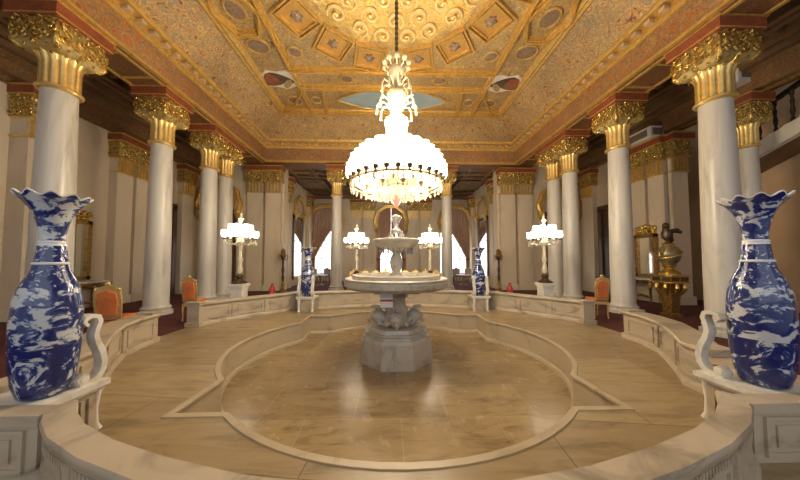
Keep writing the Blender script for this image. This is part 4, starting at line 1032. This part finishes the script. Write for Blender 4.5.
for k, x in enumerate((-1.7, -1.22, -0.76, -0.32, 0.56, 1.0, 1.47, 1.93)):
    q = ('first', 'second', 'third', 'fourth', 'fifth', 'sixth', 'seventh', 'eighth')[k]
    dup(gc, '%s from the left in the row of gilded chairs behind the fountain' % q, (x, 10.75, 0), 0, 'row of gilded chairs behind the fountain', (0.72, 0.9, 1.0))

# brown chairs and small tables by the far windows
def brown_chair(label, loc, rz):
    t = thing('wooden_chair', label, 'chair', loc, rz, 'brown chairs by the far windows')
    MB().box((0, 0, 0.45), (0.5, 0.48, 0.06)).build('seat', m_chairwood, t)
    MB().plate([(-0.22, 0.48), (0.22, 0.48), (0.25, 0.95), (0.0, 1.08), (-0.25, 0.95)], lambda u, v, w_: (u, 0.22+0.1*(v-0.45)+w_, v), 0.04).build('backrest', m_chairwood, t)
    for sx in (-1, 1):
        for y in (-0.2, 0.2): MB().tube([(sx*0.21, y, 0.43), (sx*0.22, y*1.08, 0.0)], 0.024, 6).build('leg', m_chairwood, t)
    return t
bc = brown_chair('brown wooden chair by the far left window, nearest the vase', (-5.3, 17.3, 0), R(20))
for lab, x, y, a in (('by the far left window, middle one of three', -4.6, 17.5, -15), ('by the far left window, nearest the slender column', -3.95, 17.2, 10),
                     ('by the far right window, nearest the slender column', 4.05, 17.2, -10), ('by the far right window, middle one of three', 4.7, 17.5, 12), ('by the far right window, nearest the vase', 5.3, 17.2, -20)):
    dup(bc, 'brown wooden chair '+lab, (x, y, 0), R(a))
def low_table(label, x, y):
    t = thing('low_table', label, 'table', (x, y, 0), 0, 'low tables by the far windows')
    MB().lathe([(0.45, 0.60), (0.48, 0.62), (0.48, 0.66), (0.45, 0.68)], 28).build('table_top', m_white, t)
    MB().lathe([(0.25, 0.0), (0.22, 0.05), (0.06, 0.12), (0.09, 0.35), (0.05, 0.5), (0.14, 0.6)], 16).build('pedestal', m_chairwood, t)
low_table('round white low table before the brown chairs, far left window', -4.5, 15.9); low_table('round white low table before the brown chairs, far right window', 4.6, 15.9)

# ------------------------------------------------------------------ mirrors, consoles, stands along the side walls
def mirror_thing(label, x, y, w_, z0, z1, face, crest=0.35):
    t = thing('gilt_mirror', label, 'mirror', (x, y, 0))
    sx = face
    f = MB()
    for u in (-w_/2+0.06, w_/2-0.06): f.box((sx*0.05, u, (z0+z1)/2), (0.1, 0.12, z1-z0))
    for z in (z0+0.06, z1-0.06): f.box((sx*0.05, 0, z), (0.1, w_, 0.12))
    f.build('frame', m_oldgold, t)
    MB().box((sx*0.03, 0, (z0+z1)/2), (0.02, w_-0.2, z1-z0-0.2)).build('glass', m_mirror, t)
    c = MB(); relief_block(c, (sx*0.05, 0, z1+crest*0.35), (0.08, w_*0.9, crest*0.7), 'x+' if sx > 0 else 'x-', 0.05, 30, 12)
    for k in range(7):
        u = -w_*0.42+w_*0.84*k/6; c.ell((sx*0.06, u, z1+crest*(0.75+0.3*(1-abs(k-3)/3))), (0.05, 0.07, 0.10), 8, 6)
    c.build('carved_crest', m_goldc, t, 60)
    return t
mirror_thing('tall gilt framed mirror on the left aisle wall beside the near vase', -WX, 8.25, 0.95, 0.95, 2.9, 1, 0.3)
mirror_thing('great gilt pier mirror with pierced crest at the left edge of the photo', -WX, 6.1, 1.05, 0.5, 2.95, 1, 1.1)
mirror_thing('dark gilt framed mirror on the right aisle wall behind the globe clock', WX-0.3, 9.55, 0.85, 0.94, 2.6, -1, 0.3)
def console(label, x, y, face, wd=1.3):
    t = thing('console_table', label, 'table', (x, y, 0))
    s = face
    MB().box((s*0.27, 0, 0.88), (0.5, wd, 0.06)).build('top', m_white, t)
    a = MB(); relief_block(a, (s*0.22, 0, 0.77), (0.38, wd*0.9, 0.16), 'x+' if s > 0 else 'x-', 0.03, 36, 8); a.build('carved_apron', m_oldgold, t, 60)
    for u in (-1, 1):
        MB().tube([(s*0.40, u*wd*0.42, 0.72), (s*0.46, u*wd*0.45, 0.58), (s*0.36, u*wd*0.38, 0.34), (s*0.25, u*wd*0.3, 0.16), (s*0.34, u*wd*0.34, 0.0)], [0.05, 0.055, 0.035, 0.03, 0.05], 8).build('leg', m_oldgold, t)
        MB().tube([(s*0.06, u*wd*0.42, 0.72), (s*0.06, u*wd*0.42, 0.0)], 0.035, 8).build('leg', m_oldgold, t)
    MB().tube([(s*0.25, -wd*0.3, 0.16), (s*0.3, 0, 0.26), (s*0.25, wd*0.3, 0.16)], [0.03, 0.05, 0.03], 8).build('stretcher', m_oldgold, t)
console('gilt console table with marble top under the left aisle mirror', -WX, 8.3, 1)
console('dark gilt console table under the right aisle mirror', WX-0.32, 9.55, -1, 1.1)

gp = thing('gilt_pedestal', 'tapering carved gilt pedestal in the right aisle under the globe clock', 'pedestal', (7.92, 7.0, 0), 0, None, (0.82, 0.82, 1.0))
pm = MB(); pm.lathe([(0.20*1.414, 0.0), (0.20*1.414, 0.06), (0.14*1.414, 0.10), (0.16*1.414, 0.5), (0.22*1.414, 0.85), (0.25*1.414, 0.95)], 4); pm.v = [((x-y)*0.7071, (x+y)*0.7071, z) for x, y, z in pm.v]; pm.build('tapered_body', m_oldgold, gp)
MB().box((0, 0, 1.06), (0.62, 0.62, 0.17)).build('drum', m_oldgold, gp)
t2 = MB(); t2.box((0, 0, 1.16), (0.70, 0.70, 0.04)); t2.box((0, 0, 0.97), (0.70, 0.70, 0.04)); t2.build('top', m_goldc, gp)
pl_ = MB()
for u in (-0.16, 0.16): pl_.box((u, -0.312, 1.06), (0.24, 0.02, 0.10)); pl_.box((-0.312, u, 1.06), (0.02, 0.24, 0.10))
pl_.build('inlaid_panel', m_bronze, gp)
lv = MB()
for k in range(8):
    a = 2*PI*k/8+PI/8; c_, s_ = math.cos(a), math.sin(a)
    lv.tube([(0.33*c_, 0.33*s_, 0.92), (0.37*c_, 0.37*s_, 0.82), (0.29*c_, 0.29*s_, 0.68), (0.22*c_, 0.22*s_, 0.60)], [0.05, 0.06, 0.04, 0.02], 8)
lv.build('carved_leaf', m_goldc, gp)
gb = thing('globe_clock', 'ornate dark globe with gilt mounts and a bronze bird on top, on the gilt pedestal', 'ornament', (7.92, 7.0, 1.18), 0, None, (0.98, 0.98, 1.2))
MB().lathe([(0.22, 0.0), (0.23, 0.05), (0.14, 0.10), (0.10, 0.16), (0.16, 0.22), (0.12, 0.26)], 20).build('foot', m_goldc, gb)
MB().ell((0, 0, 0.47), (0.25, 0.25, 0.26), 28, 18).build('globe', m_globe, gb)
mt_ = MB(); mt_.tube([(0.26*math.cos(a_*PI/16), 0.26*math.sin(a_*PI/16), 0.47+0.08*math.cos(a_*PI/16)) for a_ in range(32)], 0.025, 6, True)
for sx in (-1, 1): mt_.tube([(sx*0.24, -0.05, 0.42), (sx*0.33, -0.05, 0.46), (sx*0.34, -0.05, 0.54), (sx*0.27, -0.05, 0.60)], [0.03, 0.035, 0.03, 0.02], 8)
mt_.build('gilt_mount', m_goldc, gb)
MB().lathe([(0.12, 0.70), (0.14, 0.74), (0.08, 0.78)], 16).build('upper_mount', m_goldc, gb)
bd = MB(); bd.tube([(0.16, 0.0, 0.82), (0.05, 0.0, 0.84), (-0.02, 0.0, 0.93), (-0.05, 0.0, 1.03), (-0.05, 0.0, 1.10), (-0.06, 0.0, 1.16)], [0.03, 0.09, 0.13, 0.11, 0.07, 0.08], 14)
bo = bd.ell((-0.07, -0.01, 1.18), (0.085, 0.075, 0.075), 12, 8).build('bird', m_bronze, gb)
MB().tube([(-0.13, -0.03, 1.18), (-0.17, -0.045, 1.17), (-0.19, -0.05, 1.14)], [0.03, 0.02, 0.006], 8).build('beak', m_oldgold, bo)
wg = MB()
for sx in (-1, 1): wg.tube([(0.0, sx*0.10, 1.04), (0.12, sx*0.14, 1.05), (0.24, sx*0.12, 1.02), (0.30, sx*0.08, 1.06)], [0.05, 0.06, 0.045, 0.02], 8)
wg.build('wing', m_bronze, bo)

# unlit standing lamps by the corner pilasters, small red jars at their feet
def floor_stand(label, x, y):
    t = thing('lamp_stand', label, 'lamp stand', (x, y, 0), 0, 'slim bronze lamp stands')
    MB().lathe([(0.20, 0.0), (0.20, 0.06), (0.10, 0.12), (0.06, 0.22), (0.09, 0.35), (0.05, 0.5)], 14).build('foot', m_oldgold, t)
    MB().lathe([(0.05, 0.5), (0.07, 0.7), (0.045, 0.9), (0.08, 1.1), (0.05, 1.3), (0.05, 1.6), (0.09, 1.7)], 14).build('stem', m_bronze, t)
    MB().lathe([(0.08, 1.7), (0.16, 1.78), (0.17, 1.86), (0.10, 1.92), (0.13, 2.05), (0.05, 2.15), (0.0, 2.2)], 14, caps=False).build('urn', m_oldgold, t)
    for k in range(4):
        a = PI/2*k+0.6; c_, s_ = math.cos(a), math.sin(a)
        MB().tube([(0.05*c_, 0.05*s_, 1.66), (0.18*c_, 0.18*s_, 1.60), (0.22*c_, 0.22*s_, 1.72), (0.22*c_, 0.22*s_, 1.84)], 0.022, 6).build('branch', m_oldgold, t)
floor_stand('slim bronze and gilt lamp stand beside the far left corner pilaster', -5.55, 12.9)
floor_stand('slim bronze and gilt lamp stand beside the far right corner pilaster', 5.55, 12.9)
def red_jar(label, x, y):
    t = thing('red_jar', label, 'jar', (x, y, 0))
    MB().lathe([(0.11, 0.0), (0.13, 0.05), (0.13, 0.35), (0.09, 0.46), (0.05, 0.52)], 16).build('jar_body', m_redcloth if False else M_plain('red_enamel', (0.5, 0.05, 0.03), 0.3), t)
    MB().lathe([(0.06, 0.52), (0.06, 0.57), (0.02, 0.60)], 12).build('jar_lid', m_red, t)
red_jar('small red jar on the floor before the far left corner pilaster', -5.15, 10.9)
red_jar('small red jar on the floor before the far right corner pilaster', 5.15, 10.9)
